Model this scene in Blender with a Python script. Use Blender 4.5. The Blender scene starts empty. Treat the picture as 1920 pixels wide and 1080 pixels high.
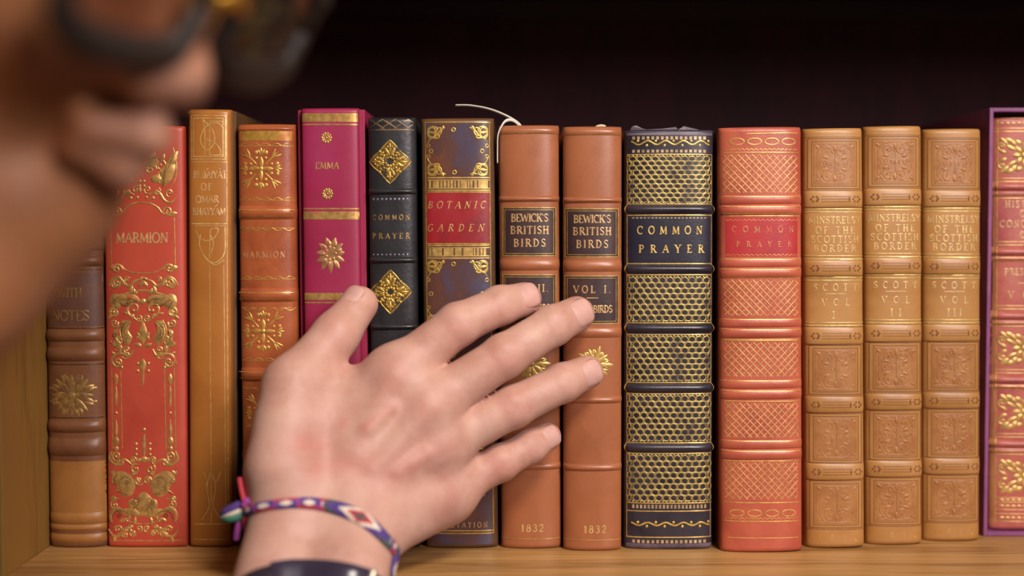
import bpy, bmesh, math, random
import numpy as np
from mathutils import Vector, Matrix

C = bpy.context.scene.collection
MM = 0.001
PI = math.pi
random.seed(7)


def srgb(r, g, b):
    def f(v):
        v = v / 255.0
        return v / 12.92 if v <= 0.04045 else ((v + 0.055) / 1.055) ** 2.4
    return (f(r), f(g), f(b), 1.0)


# ------------------------------------------------------------------ camera
FPX = 2443.0                       # focal length in pixels of a 1920 wide frame
CAM_D, CAM_H = 700.0, 171.0        # mm in front of the spines, mm above the shelf
PITCH = math.atan(100.0 / FPX)
cam_data = bpy.data.cameras.new('camera')
cam_data.sensor_width = 36.0
cam_data.lens = FPX / 1920.0 * 36.0
cam_data.clip_start = 0.02
cam_data.clip_end = 20
cam_data.dof.use_dof = True
cam_data.dof.focus_distance = 0.697
cam_data.dof.aperture_fstop = 2.0
cam = bpy.data.objects.new('camera', cam_data)
cam.location = (0, -CAM_D * MM, CAM_H * MM)
cam.rotation_euler = (PI / 2 - PITCH, 0, 0)
C.objects.link(cam)
bpy.context.scene.camera = cam

# ------------------------------------------------------------------ world and lights
world = bpy.data.worlds.new('World')
bpy.context.scene.world = world
world.use_nodes = True
bg = world.node_tree.nodes['Background']
bg.inputs[0].default_value = (0.62, 0.50, 0.42, 1)
bg.inputs[1].default_value = 0.20


def area(name, loc, target, size, power, col, size_y=None, spread=None):
    d = bpy.data.lights.new(name, 'AREA')
    d.energy = power
    d.color = col
    d.size = size
    if size_y:
        d.shape = 'RECTANGLE'
        d.size_y = size_y
    if spread:
        d.spread = spread
    o = bpy.data.objects.new(name, d)
    o.location = loc
    v = Vector(target) - Vector(loc)
    o.rotation_euler = v.to_track_quat('-Z', 'Y').to_euler()
    C.objects.link(o)
    return o


area('ceiling_lamp_light', (0.40, -0.86, 1.0), (-0.06, 0.0, 0.08), 0.34, 3.9, (1.0, 0.91, 0.81), 0.26, spread=math.radians(100))
area('cool_fill_light', (0.72, -1.30, 0.70), (-0.02, 0.0, 0.10), 0.36, 2.6, (0.97, 0.88, 0.92), 0.45, spread=math.radians(70))  # added cool fill for the left books and lavender highlights; no window seen

sc = bpy.context.scene
sc.view_settings.view_transform = 'Standard'
sc.view_settings.look = 'None'
sc.view_settings.gamma = 1
sc.view_settings.use_curve_mapping = False
sc.view_settings.exposure = 0.0
sc.cycles.use_denoising = True


# ------------------------------------------------------------------ pixel -> place helpers (real planes in the shelf)
CP, SP = math.cos(PITCH), math.sin(PITCH)


def rays(px, py):
    u = (np.asarray(px, float) - 960.0) / FPX
    v = (540.0 - np.asarray(py, float)) / FPX
    return u, CP + v * SP, -SP + v * CP


def on_y(px, py, y):
    dx, dy, dz = rays(px, py)
    t = (y + CAM_D) / dy
    return dx * t, CAM_H + dz * t


def on_floor_y(px, py):
    dx, dy, dz = rays(px, py)
    return float(-CAM_H / dz * dy - CAM_D)


def P3(px, py, dep):
    x, z = on_y(px, py, -dep)
    return np.array([float(x), -float(dep), float(z)])


# ------------------------------------------------------------------ mesh helpers
def mesh_obj(name, V, F, mat, parent=None, smooth=True, mats=None, midx=None):
    me = bpy.data.meshes.new(name)
    V = np.asarray(V, float) * MM
    if isinstance(F, np.ndarray):
        k = F.shape[1]
        me.vertices.add(len(V))
        me.vertices.foreach_set('co', V.ravel())
        me.loops.add(F.size)
        me.loops.foreach_set('vertex_index', F.ravel().astype(np.int32))
        me.polygons.add(len(F))
        me.polygons.foreach_set('loop_start', np.arange(0, F.size, k, dtype=np.int32))
        me.polygons.foreach_set('loop_total', np.full(len(F), k, dtype=np.int32))
        me.update(calc_edges=True)
        me.validate()
    else:
        me.from_pydata([tuple(v) for v in V], [], F)
        me.update()
    if mats:
        for m in mats:
            me.materials.append(m)
        me.polygons.foreach_set('material_index', np.asarray(midx, dtype=np.int32))
    else:
        me.materials.append(mat)
    me.polygons.foreach_set('use_smooth', np.full(len(me.polygons), smooth, dtype=bool))
    me.update()
    o = bpy.data.objects.new(name, me)
    C.objects.link(o)
    if parent:
        o.parent = parent
    return o


def box(name, lo, hi, mat, parent=None, bevel=0.6):
    bm = bmesh.new()
    bmesh.ops.create_cube(bm, size=1)
    for v in bm.verts:
        for i in range(3):
            v.co[i] = (lo[i] + hi[i]) / 2 + v.co[i] * (hi[i] - lo[i])
    if bevel:
        bmesh.ops.bevel(bm, geom=list(bm.edges), offset=bevel, segments=3, profile=0.6, affect='EDGES')
    for v in bm.verts:
        v.co *= MM
    me = bpy.data.meshes.new(name)
    bm.to_mesh(me)
    bm.free()
    me.materials.append(mat)
    o = bpy.data.objects.new(name, me)
    C.objects.link(o)
    if parent:
        o.parent = parent
    return o


def grid_faces(nu, nv):
    i, j = np.meshgrid(np.arange(nu - 1), np.arange(nv - 1), indexing='ij')
    a = i * nv + j
    return np.stack([a, a + nv, a + nv + 1, a + 1], -1).reshape(-1, 4)


def tube(pts, radii, n=10, flat=None):
    """closed tube along pts; flat = (direction, factor) squashes the section"""
    pts = np.asarray(pts, float)
    m = len(pts)
    radii = np.broadcast_to(np.asarray(radii, float), (m,))
    tang = np.gradient(pts, axis=0)
    tang /= np.linalg.norm(tang, axis=1)[:, None] + 1e-9
    ref = np.array([0.31, 0.2, 0.93])
    V, F = [], []
    for i in range(m):
        t = tang[i]
        a = np.cross(t, ref)
        a /= np.linalg.norm(a)
        b = np.cross(t, a)
        for k in range(n):
            q = 2 * PI * k / n
            o = a * math.cos(q) + b * math.sin(q)
            if flat is not None:
                d, s = flat
                o = o - d * np.dot(o, d) * (1 - s)
            V.append(pts[i] + o * radii[i])
    for i in range(m - 1):
        for k in range(n):
            F.append((i * n + k, i * n + (k + 1) % n, (i + 1) * n + (k + 1) % n, (i + 1) * n + k))
    F.append(tuple(range(n))[::-1])
    F.append(tuple((m - 1) * n + k for k in range(n)))
    return V, F


def catmull(pts, step=2.0):
    P = np.asarray(pts, float)
    if len(P) < 3:
        return resample(P, step)
    P = np.vstack([2 * P[0] - P[1], P, 2 * P[-1] - P[-2]])
    out = []
    for i in range(1, len(P) - 2):
        n = max(2, int(np.linalg.norm(P[i + 1] - P[i]) / step) + 1)
        t = np.linspace(0, 1, n, endpoint=False)[:, None]
        p0, p1, p2, p3 = P[i - 1], P[i], P[i + 1], P[i + 2]
        out.append(0.5 * (2 * p1 + (p2 - p0) * t + (2 * p0 - 5 * p1 + 4 * p2 - p3) * t ** 2 + (3 * p1 - p0 - 3 * p2 + p3) * t ** 3))
    out.append(P[-2][None])
    return np.vstack(out)


def resample(P, step=2.0):
    P = np.asarray(P, float)
    out = []
    for a, b in zip(P[:-1], P[1:]):
        n = max(1, int(np.linalg.norm(b - a) / step + 0.5))
        t = np.linspace(0, 1, n, endpoint=False)[:, None]
        out.append(a + (b - a) * t)
    out.append(P[-1][None])
    return np.vstack(out)


def empty(name, loc, label=None, cat=None, group=None):
    o = bpy.data.objects.new(name, None)
    o.empty_display_size = 0.02
    o.location = Vector(loc) * MM
    C.objects.link(o)
    if label:
        tag(o, label, cat, group)
    return o


def tag(o, label, cat, group=None):
    o['label'] = label
    o['category'] = cat
    if group:
        o['group'] = group


# ------------------------------------------------------------------ materials
def new_mat(name):
    m = bpy.data.materials.new(name)
    m.use_nodes = True
    nt = m.node_tree
    return m, nt, nt.nodes['Principled BSDF']


def N(nt, t, **kw):
    n = nt.nodes.new(t)
    for k, v in kw.items():
        setattr(n, k, v)
    return n


def noise(nt, scale, detail=4, rough=0.55, stretch=None, dist=0.0):
    tc = N(nt, 'ShaderNodeTexCoord')
    mp = N(nt, 'ShaderNodeMapping')
    nt.links.new(tc.outputs['Object'], mp.inputs['Vector'])
    if stretch:
        mp.inputs['Scale'].default_value = stretch
    t = N(nt, 'ShaderNodeTexNoise')
    t.inputs['Scale'].default_value = scale
    t.inputs['Detail'].default_value = detail
    t.inputs['Roughness'].default_value = rough
    t.inputs['Distortion'].default_value = dist
    nt.links.new(mp.outputs[0], t.inputs['Vector'])
    return t


def ramp(nt, src, stops):
    r = N(nt, 'ShaderNodeValToRGB')
    el = r.color_ramp.elements
    while len(el) < len(stops):
        el.new(0.5)
    for e, (p, c) in zip(el, stops):
        e.position = p
        e.color = c
    nt.links.new(src, r.inputs['Fac'])
    return r


def leather(name, c, c2=None, rough=0.42, mott=25.0, lo=0.35, hi=0.7, bump=0.12, grain=900.0, c3=None, coat=0.0):
    m, nt, b = new_mat(name)
    c2 = c2 or tuple(v * 0.72 for v in c[:3]) + (1,)
    n1 = noise(nt, mott, 5, 0.6, dist=0.4)
    stops = [(lo, c2), (hi, c)]
    if c3:
        stops = [(lo, c2), ((lo + hi) / 2, c), (hi, c3)]
    r = ramp(nt, n1.outputs['Fac'], stops)
    nt.links.new(r.outputs[0], b.inputs['Base Color'])
    n2 = noise(nt, grain, 3, 0.6)
    n3 = noise(nt, 60, 4, 0.6)
    mx = N(nt, 'ShaderNodeMath', operation='MULTIPLY_ADD')
    mx.inputs[1].default_value = 1.6
    nt.links.new(n3.outputs['Fac'], mx.inputs[0])
    nt.links.new(n2.outputs['Fac'], mx.inputs[2])
    bp = N(nt, 'ShaderNodeBump')
    bp.inputs['Strength'].default_value = bump
    bp.inputs['Distance'].default_value = 0.0006
    nt.links.new(mx.outputs[0], bp.inputs['Height'])
    nt.links.new(bp.outputs[0], b.inputs['Normal'])
    rr = N(nt, 'ShaderNodeMapRange')
    rr.inputs[3].default_value = rough - 0.08
    rr.inputs[4].default_value = rough + 0.16
    nt.links.new(n3.outputs['Fac'], rr.inputs[0])
    nt.links.new(rr.outputs[0], b.inputs['Roughness'])
    b.inputs['Specular IOR Level'].default_value = 0.5
    if coat:
        b.inputs['Coat Weight'].default_value = coat
        b.inputs['Coat Roughness'].default_value = 0.28
    return m


GOLD = srgb(226, 178, 96)
PALE = srgb(238, 200, 140)


def gilt(name, under, wear=0.35, col=GOLD, scale=140.0, metal=0.55, rough=0.36):
    m, nt, b = new_mat(name)
    n1 = noise(nt, scale, 4, 0.65)
    r = ramp(nt, n1.outputs['Fac'], [(max(0.0, wear - 0.07), (0, 0, 0, 1)), (wear + 0.09, (1, 1, 1, 1))])
    n2 = noise(nt, 320, 2, 0.5)
    rc = ramp(nt, n2.outputs['Fac'], [(0.35, tuple(v * 0.62 for v in col[:3]) + (1,)), (0.65, col)])
    mix = N(nt, 'ShaderNodeMix', data_type='RGBA')
    nt.links.new(r.outputs[0], mix.inputs[0])
    mix.inputs[6].default_value = under
    nt.links.new(rc.outputs[0], mix.inputs[7])
    nt.links.new(mix.outputs[2], b.inputs['Base Color'])
    ml = N(nt, 'ShaderNodeMath', operation='MULTIPLY')
    ml.inputs[1].default_value = metal
    nt.links.new(r.outputs[0], ml.inputs[0])
    nt.links.new(ml.outputs[0], b.inputs['Metallic'])
    b.inputs['Roughness'].default_value = rough
    return m


def plain(name, c, rough=0.5, metal=0.0, spec=0.5):
    m, nt, b = new_mat(name)
    n1 = noise(nt, 180, 3)
    r = ramp(nt, n1.outputs['Fac'], [(0.3, tuple(v * 0.86 for v in c[:3]) + (1,)), (0.7, c)])
    nt.links.new(r.outputs[0], b.inputs['Base Color'])
    b.inputs['Roughness'].default_value = rough
    b.inputs['Metallic'].default_value = metal
    b.inputs['Specular IOR Level'].default_value = spec
    return m


def wood(name, c1, c2, stretch, rough=0.5, scale=1.0):
    m, nt, b = new_mat(name)
    n1 = noise(nt, 22 * scale, 6, 0.62, stretch=stretch, dist=0.6)
    n2 = noise(nt, 150 * scale, 4, 0.7, stretch=stretch)
    ad = N(nt, 'ShaderNodeMath', operation='MULTIPLY_ADD')
    ad.inputs[1].default_value = 0.45
    nt.links.new(n2.outputs['Fac'], ad.inputs[0])
    sc_ = N(nt, 'ShaderNodeMath', operation='MULTIPLY')
    sc_.inputs[1].default_value = 0.6
    nt.links.new(n1.outputs['Fac'], sc_.inputs[0])
    nt.links.new(sc_.outputs[0], ad.inputs[2])
    r = ramp(nt, ad.outputs[0], [(0.42, c2), (0.58, c1)])
    nt.links.new(r.outputs[0], b.inputs['Base Color'])
    bp = N(nt, 'ShaderNodeBump')
    bp.inputs['Strength'].default_value = 0.12
    bp.inputs['Distance'].default_value = 0.0006
    nt.links.new(ad.outputs[0], bp.inputs['Height'])
    nt.links.new(bp.outputs[0], b.inputs['Normal'])
    b.inputs['Roughness'].default_value = rough
    return m


M_OAK = wood('oak_board', srgb(192, 146, 88), srgb(142, 100, 52), (0.10, 2.2, 2.2), 0.42)
M_OAK_SIDE = wood('oak_side', srgb(150, 110, 50), srgb(112, 80, 32), (1.6, 1.6, 0.12), 0.5)
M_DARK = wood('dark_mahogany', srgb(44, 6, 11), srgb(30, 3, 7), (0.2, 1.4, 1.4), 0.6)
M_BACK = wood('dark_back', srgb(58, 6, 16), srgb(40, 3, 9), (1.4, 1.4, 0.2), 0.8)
M_PAGE = plain('paper_edges', srgb(214, 196, 160), 0.8)

# ------------------------------------------------------------------ the bookcase
XL = float(on_y(85.5, 1028, on_floor_y(88, 1028))[0])        # inner face of the left side panel
case = empty('bookcase', (XL, 0, 0), 'oak bookcase shelf with dark red interior behind the row of books', 'bookcase')


def cbox(name, lo, hi, mat, bevel=0.8):
    o = box(name, lo, hi, mat, case, bevel)
    o.location = -case.location
    return o


cbox('shelf_board', (XL - 0.0, -57, -24), (620, 205, 0), M_OAK, 1.0)
cbox('side_panel', (XL - 24, -57, -1300), (XL - 0.2, 214, 420), M_OAK_SIDE, 1.0)
cbox('side_panel', (620, -57, -1300), (644, 214, 420), M_OAK_SIDE, 1.0)
cbox('face_stile', (XL - 0.3, -57.4, 0.02), (XL + 1.3, -34, 331.9), M_OAK_SIDE, 0.5)
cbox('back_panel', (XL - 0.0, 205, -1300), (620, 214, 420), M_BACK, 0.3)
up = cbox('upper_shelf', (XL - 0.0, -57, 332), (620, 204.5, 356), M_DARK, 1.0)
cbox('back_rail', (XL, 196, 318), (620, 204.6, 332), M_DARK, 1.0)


# the room behind and below the bookcase
def structure(name, lo, hi, mat):
    o = box(name, lo, hi, mat, None, 0)
    o['kind'] = 'structure'
    return o


structure('floor', (-1800, -2200, -1340), (1800, 400, -1300), M_OAK)
structure('wall_back', (-1800, 230, -1300), (1800, 300, 1300), plain('wall_paint', srgb(120, 96, 76), 0.8))


# ------------------------------------------------------------------ stroke lettering
def arc(cx, cy, rx, ry, a0, a1, n=10):
    return [(cx + rx * math.cos(math.radians(a0 + (a1 - a0) * i / n)), cy + ry * math.sin(math.radians(a0 + (a1 - a0) * i / n))) for i in range(n + 1)]


T_, t_ = 0.17, 0.085
GLYPH = {
    'A': (.80, [(t_, [(.06, 0), (.40, 1)]), (T_, [(.40, 1), (.74, 0)]), (t_, [(.19, .36), (.62, .36)])], [(.06, 0), (.74, 0)]),
    'B': (.70, [(T_, [(.16, 0), (.16, 1)]), (t_ * 1.3, arc(.2, .76, .36, .24, 90, -90)), (t_ * 1.5, arc(.2, .27, .42, .27, 90, -90))], [(.16, 0), (.16, 1)]),
    'C': (.76, [(T_ * .8, arc(.42, .5, .36, .5, 45, 315, 16)), (t_, [(.68, .7), (.68, .98)])], []),
    'D': (.80, [(T_, [(.16, 0), (.16, 1)]), (T_ * .8, arc(.2, .5, .50, .5, 90, -90, 14))], [(.16, 0), (.16, 1)]),
    'E': (.66, [(T_, [(.16, 0), (.16, 1)]), (t_, [(.16, 1), (.58, 1)]), (t_, [(.16, .52), (.48, .52)]), (t_, [(.16, 0), (.60, 0)]), (t_, [(.58, 1), (.58, .8)]), (t_, [(.60, 0), (.60, .2)])], [(.16, 0), (.16, 1)]),
    'F': (.62, [(T_, [(.16, 0), (.16, 1)]), (t_, [(.16, 1), (.58, 1)]), (t_, [(.16, .52), (.48, .52)]), (t_, [(.58, 1), (.58, .8)])], [(.16, 0), (.16, 1)]),
    'G': (.80, [(T_ * .8, arc(.42, .5, .36, .5, 45, 335, 16)), (T_, [(.70, .42), (.70, .06)]), (t_, [(.54, .42), (.78, .42)])], []),
    'H': (.82, [(T_, [(.16, 0), (.16, 1)]), (T_, [(.66, 0), (.66, 1)]), (t_, [(.16, .52), (.66, .52)])], [(.16, 0), (.16, 1), (.66, 0), (.66, 1)]),
    'I': (.34, [(T_, [(.17, 0), (.17, 1)])], [(.17, 0), (.17, 1)]),
    'K': (.78, [(T_, [(.16, 0), (.16, 1)]), (t_, [(.20, .42), (.64, 1)]), (T_, [(.34, .58), (.70, 0)])], [(.16, 0), (.16, 1), (.70, 0), (.64, 1)]),
    'L': (.64, [(T_, [(.16, 0), (.16, 1)]), (t_, [(.16, 0), (.60, 0)]), (t_, [(.60, 0), (.60, .24)])], [(.16, 0), (.16, 1)]),
    'M': (.96, [(t_, [(.12, 0), (.14, 1)]), (T_, [(.14, 1), (.47, .1)]), (t_, [(.47, .1), (.80, 1)]), (T_, [(.80, 1), (.82, 0)])], [(.12, 0), (.82, 0)]),
    'N': (.84, [(t_, [(.14, 0), (.14, 1)]), (T_, [(.14, 1), (.70, 0)]), (t_, [(.70, 0), (.70, 1)])], [(.14, 0), (.70, 1)]),
    'O': (.86, [(T_ * .85, arc(.43, .5, .36, .5, 0, 360, 22))], []),
    'P': (.68, [(T_, [(.16, 0), (.16, 1)]), (t_ * 1.4, arc(.2, .73, .40, .27, 90, -90))], [(.16, 0), (.16, 1)]),
    'Q': (.86, [(T_ * .85, arc(.43, .5, .36, .5, 0, 360, 22)), (t_ * 1.3, [(.45, .2), (.80, -.15)])], []),
    'R': (.76, [(T_, [(.16, 0), (.16, 1)]), (t_ * 1.4, arc(.2, .75, .38, .25, 90, -90)), (T_, [(.38, .48), (.70, 0)])], [(.16, 0), (.16, 1), (.72, 0)]),
    'S': (.62, [(T_ * .75, [(.54, .84), (.42, .97), (.26, .98), (.12, .86), (.12, .70), (.28, .54), (.44, .44), (.54, .28), (.48, .09), (.32, .02), (.16, .05), (.07, .2)])], []),
    'T': (.72, [(T_, [(.36, 0), (.36, 1)]), (t_, [(.04, 1), (.68, 1)]), (t_, [(.04, 1), (.04, .8)]), (t_, [(.68, 1), (.68, .8)])], [(.36, 0)]),
    'U': (.82, [(T_, [(.16, 1), (.16, .3), (.25, .06), (.42, 0), (.58, .08), (.66, .3)]), (t_, [(.66, .3), (.66, 1)])], [(.16, 1), (.66, 1)]),
    'V': (.78, [(T_, [(.06, 1), (.40, 0)]), (t_, [(.40, 0), (.72, 1)])], [(.06, 1), (.72, 1)]),
    'W': (1.1, [(T_, [(.05, 1), (.32, 0)]), (t_, [(.32, 0), (.54, .9)]), (T_, [(.54, .9), (.80, 0)]), (t_, [(.80, 0), (1.04, 1)])], [(.05, 1), (1.04, 1)]),
    'Y': (.76, [(T_, [(.06, 1), (.38, .46)]), (t_, [(.38, .46), (.70, 1)]), (T_, [(.38, .46), (.38, 0)])], [(.06, 1), (.70, 1), (.38, 0)]),
    '1': (.44, [(T_, [(.24, 0), (.24, 1)]), (t_, [(.08, .84), (.24, 1)])], [(.24, 0)]),
    '2': (.62, [(T_ * .7, [(.08, .78), (.18, .96), (.34, 1), (.50, .86), (.48, .62), (.28, .32), (.06, .02)]), (T_ * .8, [(.06, .02), (.56, .02)])], []),
    '3': (.60, [(T_ * .7, [(.08, .86), (.26, 1), (.46, .9), (.46, .66), (.26, .54), (.50, .42), (.52, .16), (.30, 0), (.08, .12)])], []),
    '8': (.60, [(T_ * .7, arc(.30, .76, .20, .22, 0, 360, 14)), (T_ * .8, arc(.30, .27, .25, .27, 0, 360, 14))], []),
    '.': (.26, [(T_, [(.10, .02), (.14, .06)])], []),
    "'": (.26, [(T_, [(.14, 1), (.10, .78)])], []),
    ' ': (.45, [], []),
}


class Deco:
    """tooling drawn in the plane of a spine: lists of (x, y, height) with faces, later laid onto the curved leather"""

    def __init__(self):
        self.V, self.F, self.n = [], [], 0

    def stroke(self, pts, w, h=0.0, curve=False, taper=False, step=2.2):
        P = catmull(pts, step) if curve else resample(pts, step)
        m = len(P)
        if m < 2:
            return
        tg = np.gradient(P, axis=0)
        tg /= np.linalg.norm(tg, axis=1)[:, None] + 1e-9
        nr = np.stack([-tg[:, 1], tg[:, 0]], 1)
        ww = np.full(m, w / 2.0)
        if taper:
            q = np.linspace(0, 1, m)
            ww = ww * (0.25 + 0.75 * np.sin(PI * np.clip(q * 0.8 + 0.15, 0, 1)))
        a = P - nr * ww[:, None]
        b = P + nr * ww[:, None]
        blk = np.zeros((m, 3, 3))
        blk[:, 0, :2], blk[:, 1, :2], blk[:, 2, :2] = a, P, b
        blk[:, 1, 2] = h
        self.V.append(blk.reshape(-1, 3))
        self.F.append(grid_faces(m, 3) + self.n)
        self.n += m * 3

    def blob(self, pts, h=0.0, curve=True):
        """filled, softly puffed outline"""
        P = np.asarray(pts, float)
        if curve:
            P = catmull(np.vstack([P, P[:1]]), 3.0)[:-1]
        c = P.mean(0)
        m = len(P)
        rings = [np.hstack([P, np.zeros((m, 1))]), np.hstack([c + (P - c) * 0.72, np.full((m, 1), h * 0.75)]), np.hstack([c + (P - c) * 0.36, np.full((m, 1), h)]), np.hstack([c + (P - c) * 0.02, np.full((m, 1), h * 1.05)])]
        f = []
        for r in range(3):
            for i in range(m):
                j = (i + 1) % m
                f.append((r * m + i, r * m + j, (r + 1) * m + j, (r + 1) * m + i))
        self.V.append(np.vstack(rings))
        self.F.append(np.array(f) + self.n)
        self.n += 4 * m

    def dot(self, x, y, r, h=0.0, ry=None):
        ry = ry or r
        self.blob([(x + r * math.cos(a), y + ry * math.sin(a)) for a in np.linspace(0, 2 * PI, 8, endpoint=False)], h)

    def ring(self, x, y, r, w, h=0.0, ry=None):
        ry = ry or r
        self.stroke([(x + r * math.cos(a), y + ry * math.sin(a)) for a in np.linspace(0, 2 * PI, 13)], w, h, True)

    def rect(self, x0, y0, x1, y1, w, h=0.0):
        k = w / 2
        self.stroke([(x0 - k, y0), (x1 + k, y0)], w, h)
        self.stroke([(x0 - k, y1), (x1 + k, y1)], w, h)
        self.stroke([(x0, y0 + k), (x0, y1 - k)], w, h)
        self.stroke([(x1, y0 + k), (x1, y1 - k)], w, h)

    def fill(self, x0, y0, x1, y1, h=0.0, step=3.0):
        nu, nv = max(2, int(abs(x1 - x0) / step) + 1), max(2, int(abs(y1 - y0) / step) + 1)
        X, Y = np.meshgrid(np.linspace(x0, x1, nu), np.linspace(y0, y1, nv), indexing='ij')
        self.V.append(np.stack([X, Y, np.full_like(X, h)], -1).reshape(-1, 3))
        self.F.append(grid_faces(nu, nv) + self.n)
        self.n += nu * nv

    def spiral(self, x, y, r, turns=1.25, a0=0.0, d=1, w=3.0, h=0.3, tail=None):
        pts = [] if tail is None else [tail]
        for i in range(int(16 * turns) + 1):
            q = i / (16 * turns)
            a = math.radians(a0) + d * 2 * PI * turns * q
            rr = r * (1 - 0.82 * q)
            pts.append((x + rr * math.cos(a), y + rr * math.sin(a)))
        self.stroke(pts, w, h, True, True, 1.6)
        self.dot(pts[-1][0], pts[-1][1], w * 0.62, h)

    def leaf(self, x, y, ln, wd, ang, h=0.3, bend=0.0):
        ca, sa = math.cos(math.radians(ang)), math.sin(math.radians(ang))
        pts = []
        for q, s in ((0, 0), (.25, .8), (.55, 1), (.8, .6), (1, 0), (.8, -.55), (.5, -.85), (.22, -.6)):
            lx, ly = q * ln, s * wd / 2 + bend * ln * q * q
            pts.append((x + lx * ca - ly * sa, y + lx * sa + ly * ca))
        self.blob(pts, h)

    def scallop(self, x0, x1, y, n, amp, w, h=0.1, up=1):
        dx = (x1 - x0) / n
        for i in range(n):
            self.stroke([(x0 + dx * i, y), (x0 + dx * (i + .5), y - up * amp), (x0 + dx * (i + 1), y)], w, h, True)

    def lattice(self, x0, y0, x1, y1, px, py, w, h=0.12, wob=0.0):
        """two sets of crossing diagonals clipped to a rectangle"""
        s = py / px
        for sg in (1, -1):
            c = y0 - s * (x1 - x0) * (1 if sg > 0 else 0)
            c0 = c - (c - y0) % py
            k = c0
            while k < y1 + s * (x1 - x0):
                pts = []
                for x in np.arange(x0, x1 + 0.01, px / 8):
                    y = k + sg * s * (x - x0) - sg * wob * math.sin(4 * PI * (x - x0) / px)
                    if y0 <= y <= y1:
                        pts.append((x, y))
                    elif pts:
                        break
                if len(pts) > 2:
                    self.stroke(pts, w, h, False, False, px / 8)
                k += py
        return self

    def text(self, s, cx, cy, h, width, shear=0.0, weight=1.0, relief=0.08):
        adv = [GLYPH[c][0] * 1.0 for c in s]
        gl = sum(adv) * h
        xs = 1.0
        if gl > width:
            xs = width / gl
        gap = (width - gl * xs) / max(1, len(s) - 1)
        x = cx - width / 2
        for c, a in zip(s, adv):
            _, strokes, serifs = GLYPH[c]

            def tr(p):
                return (x + p[0] * h * xs + shear * (p[1] - .5) * h, cy + h / 2 - p[1] * h)
            for wt, pts in strokes:
                self.stroke([tr(p) for p in pts], wt * h * weight, relief, len(pts) > 4, False, 1.6)
            for p in serifs:
                q = tr(p)
                self.stroke([(q[0] - .15 * h * xs, q[1]), (q[0] + .15 * h * xs, q[1])], .075 * h * weight, relief, False, False, 1.6)
            x += a * h * xs + gap


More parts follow.
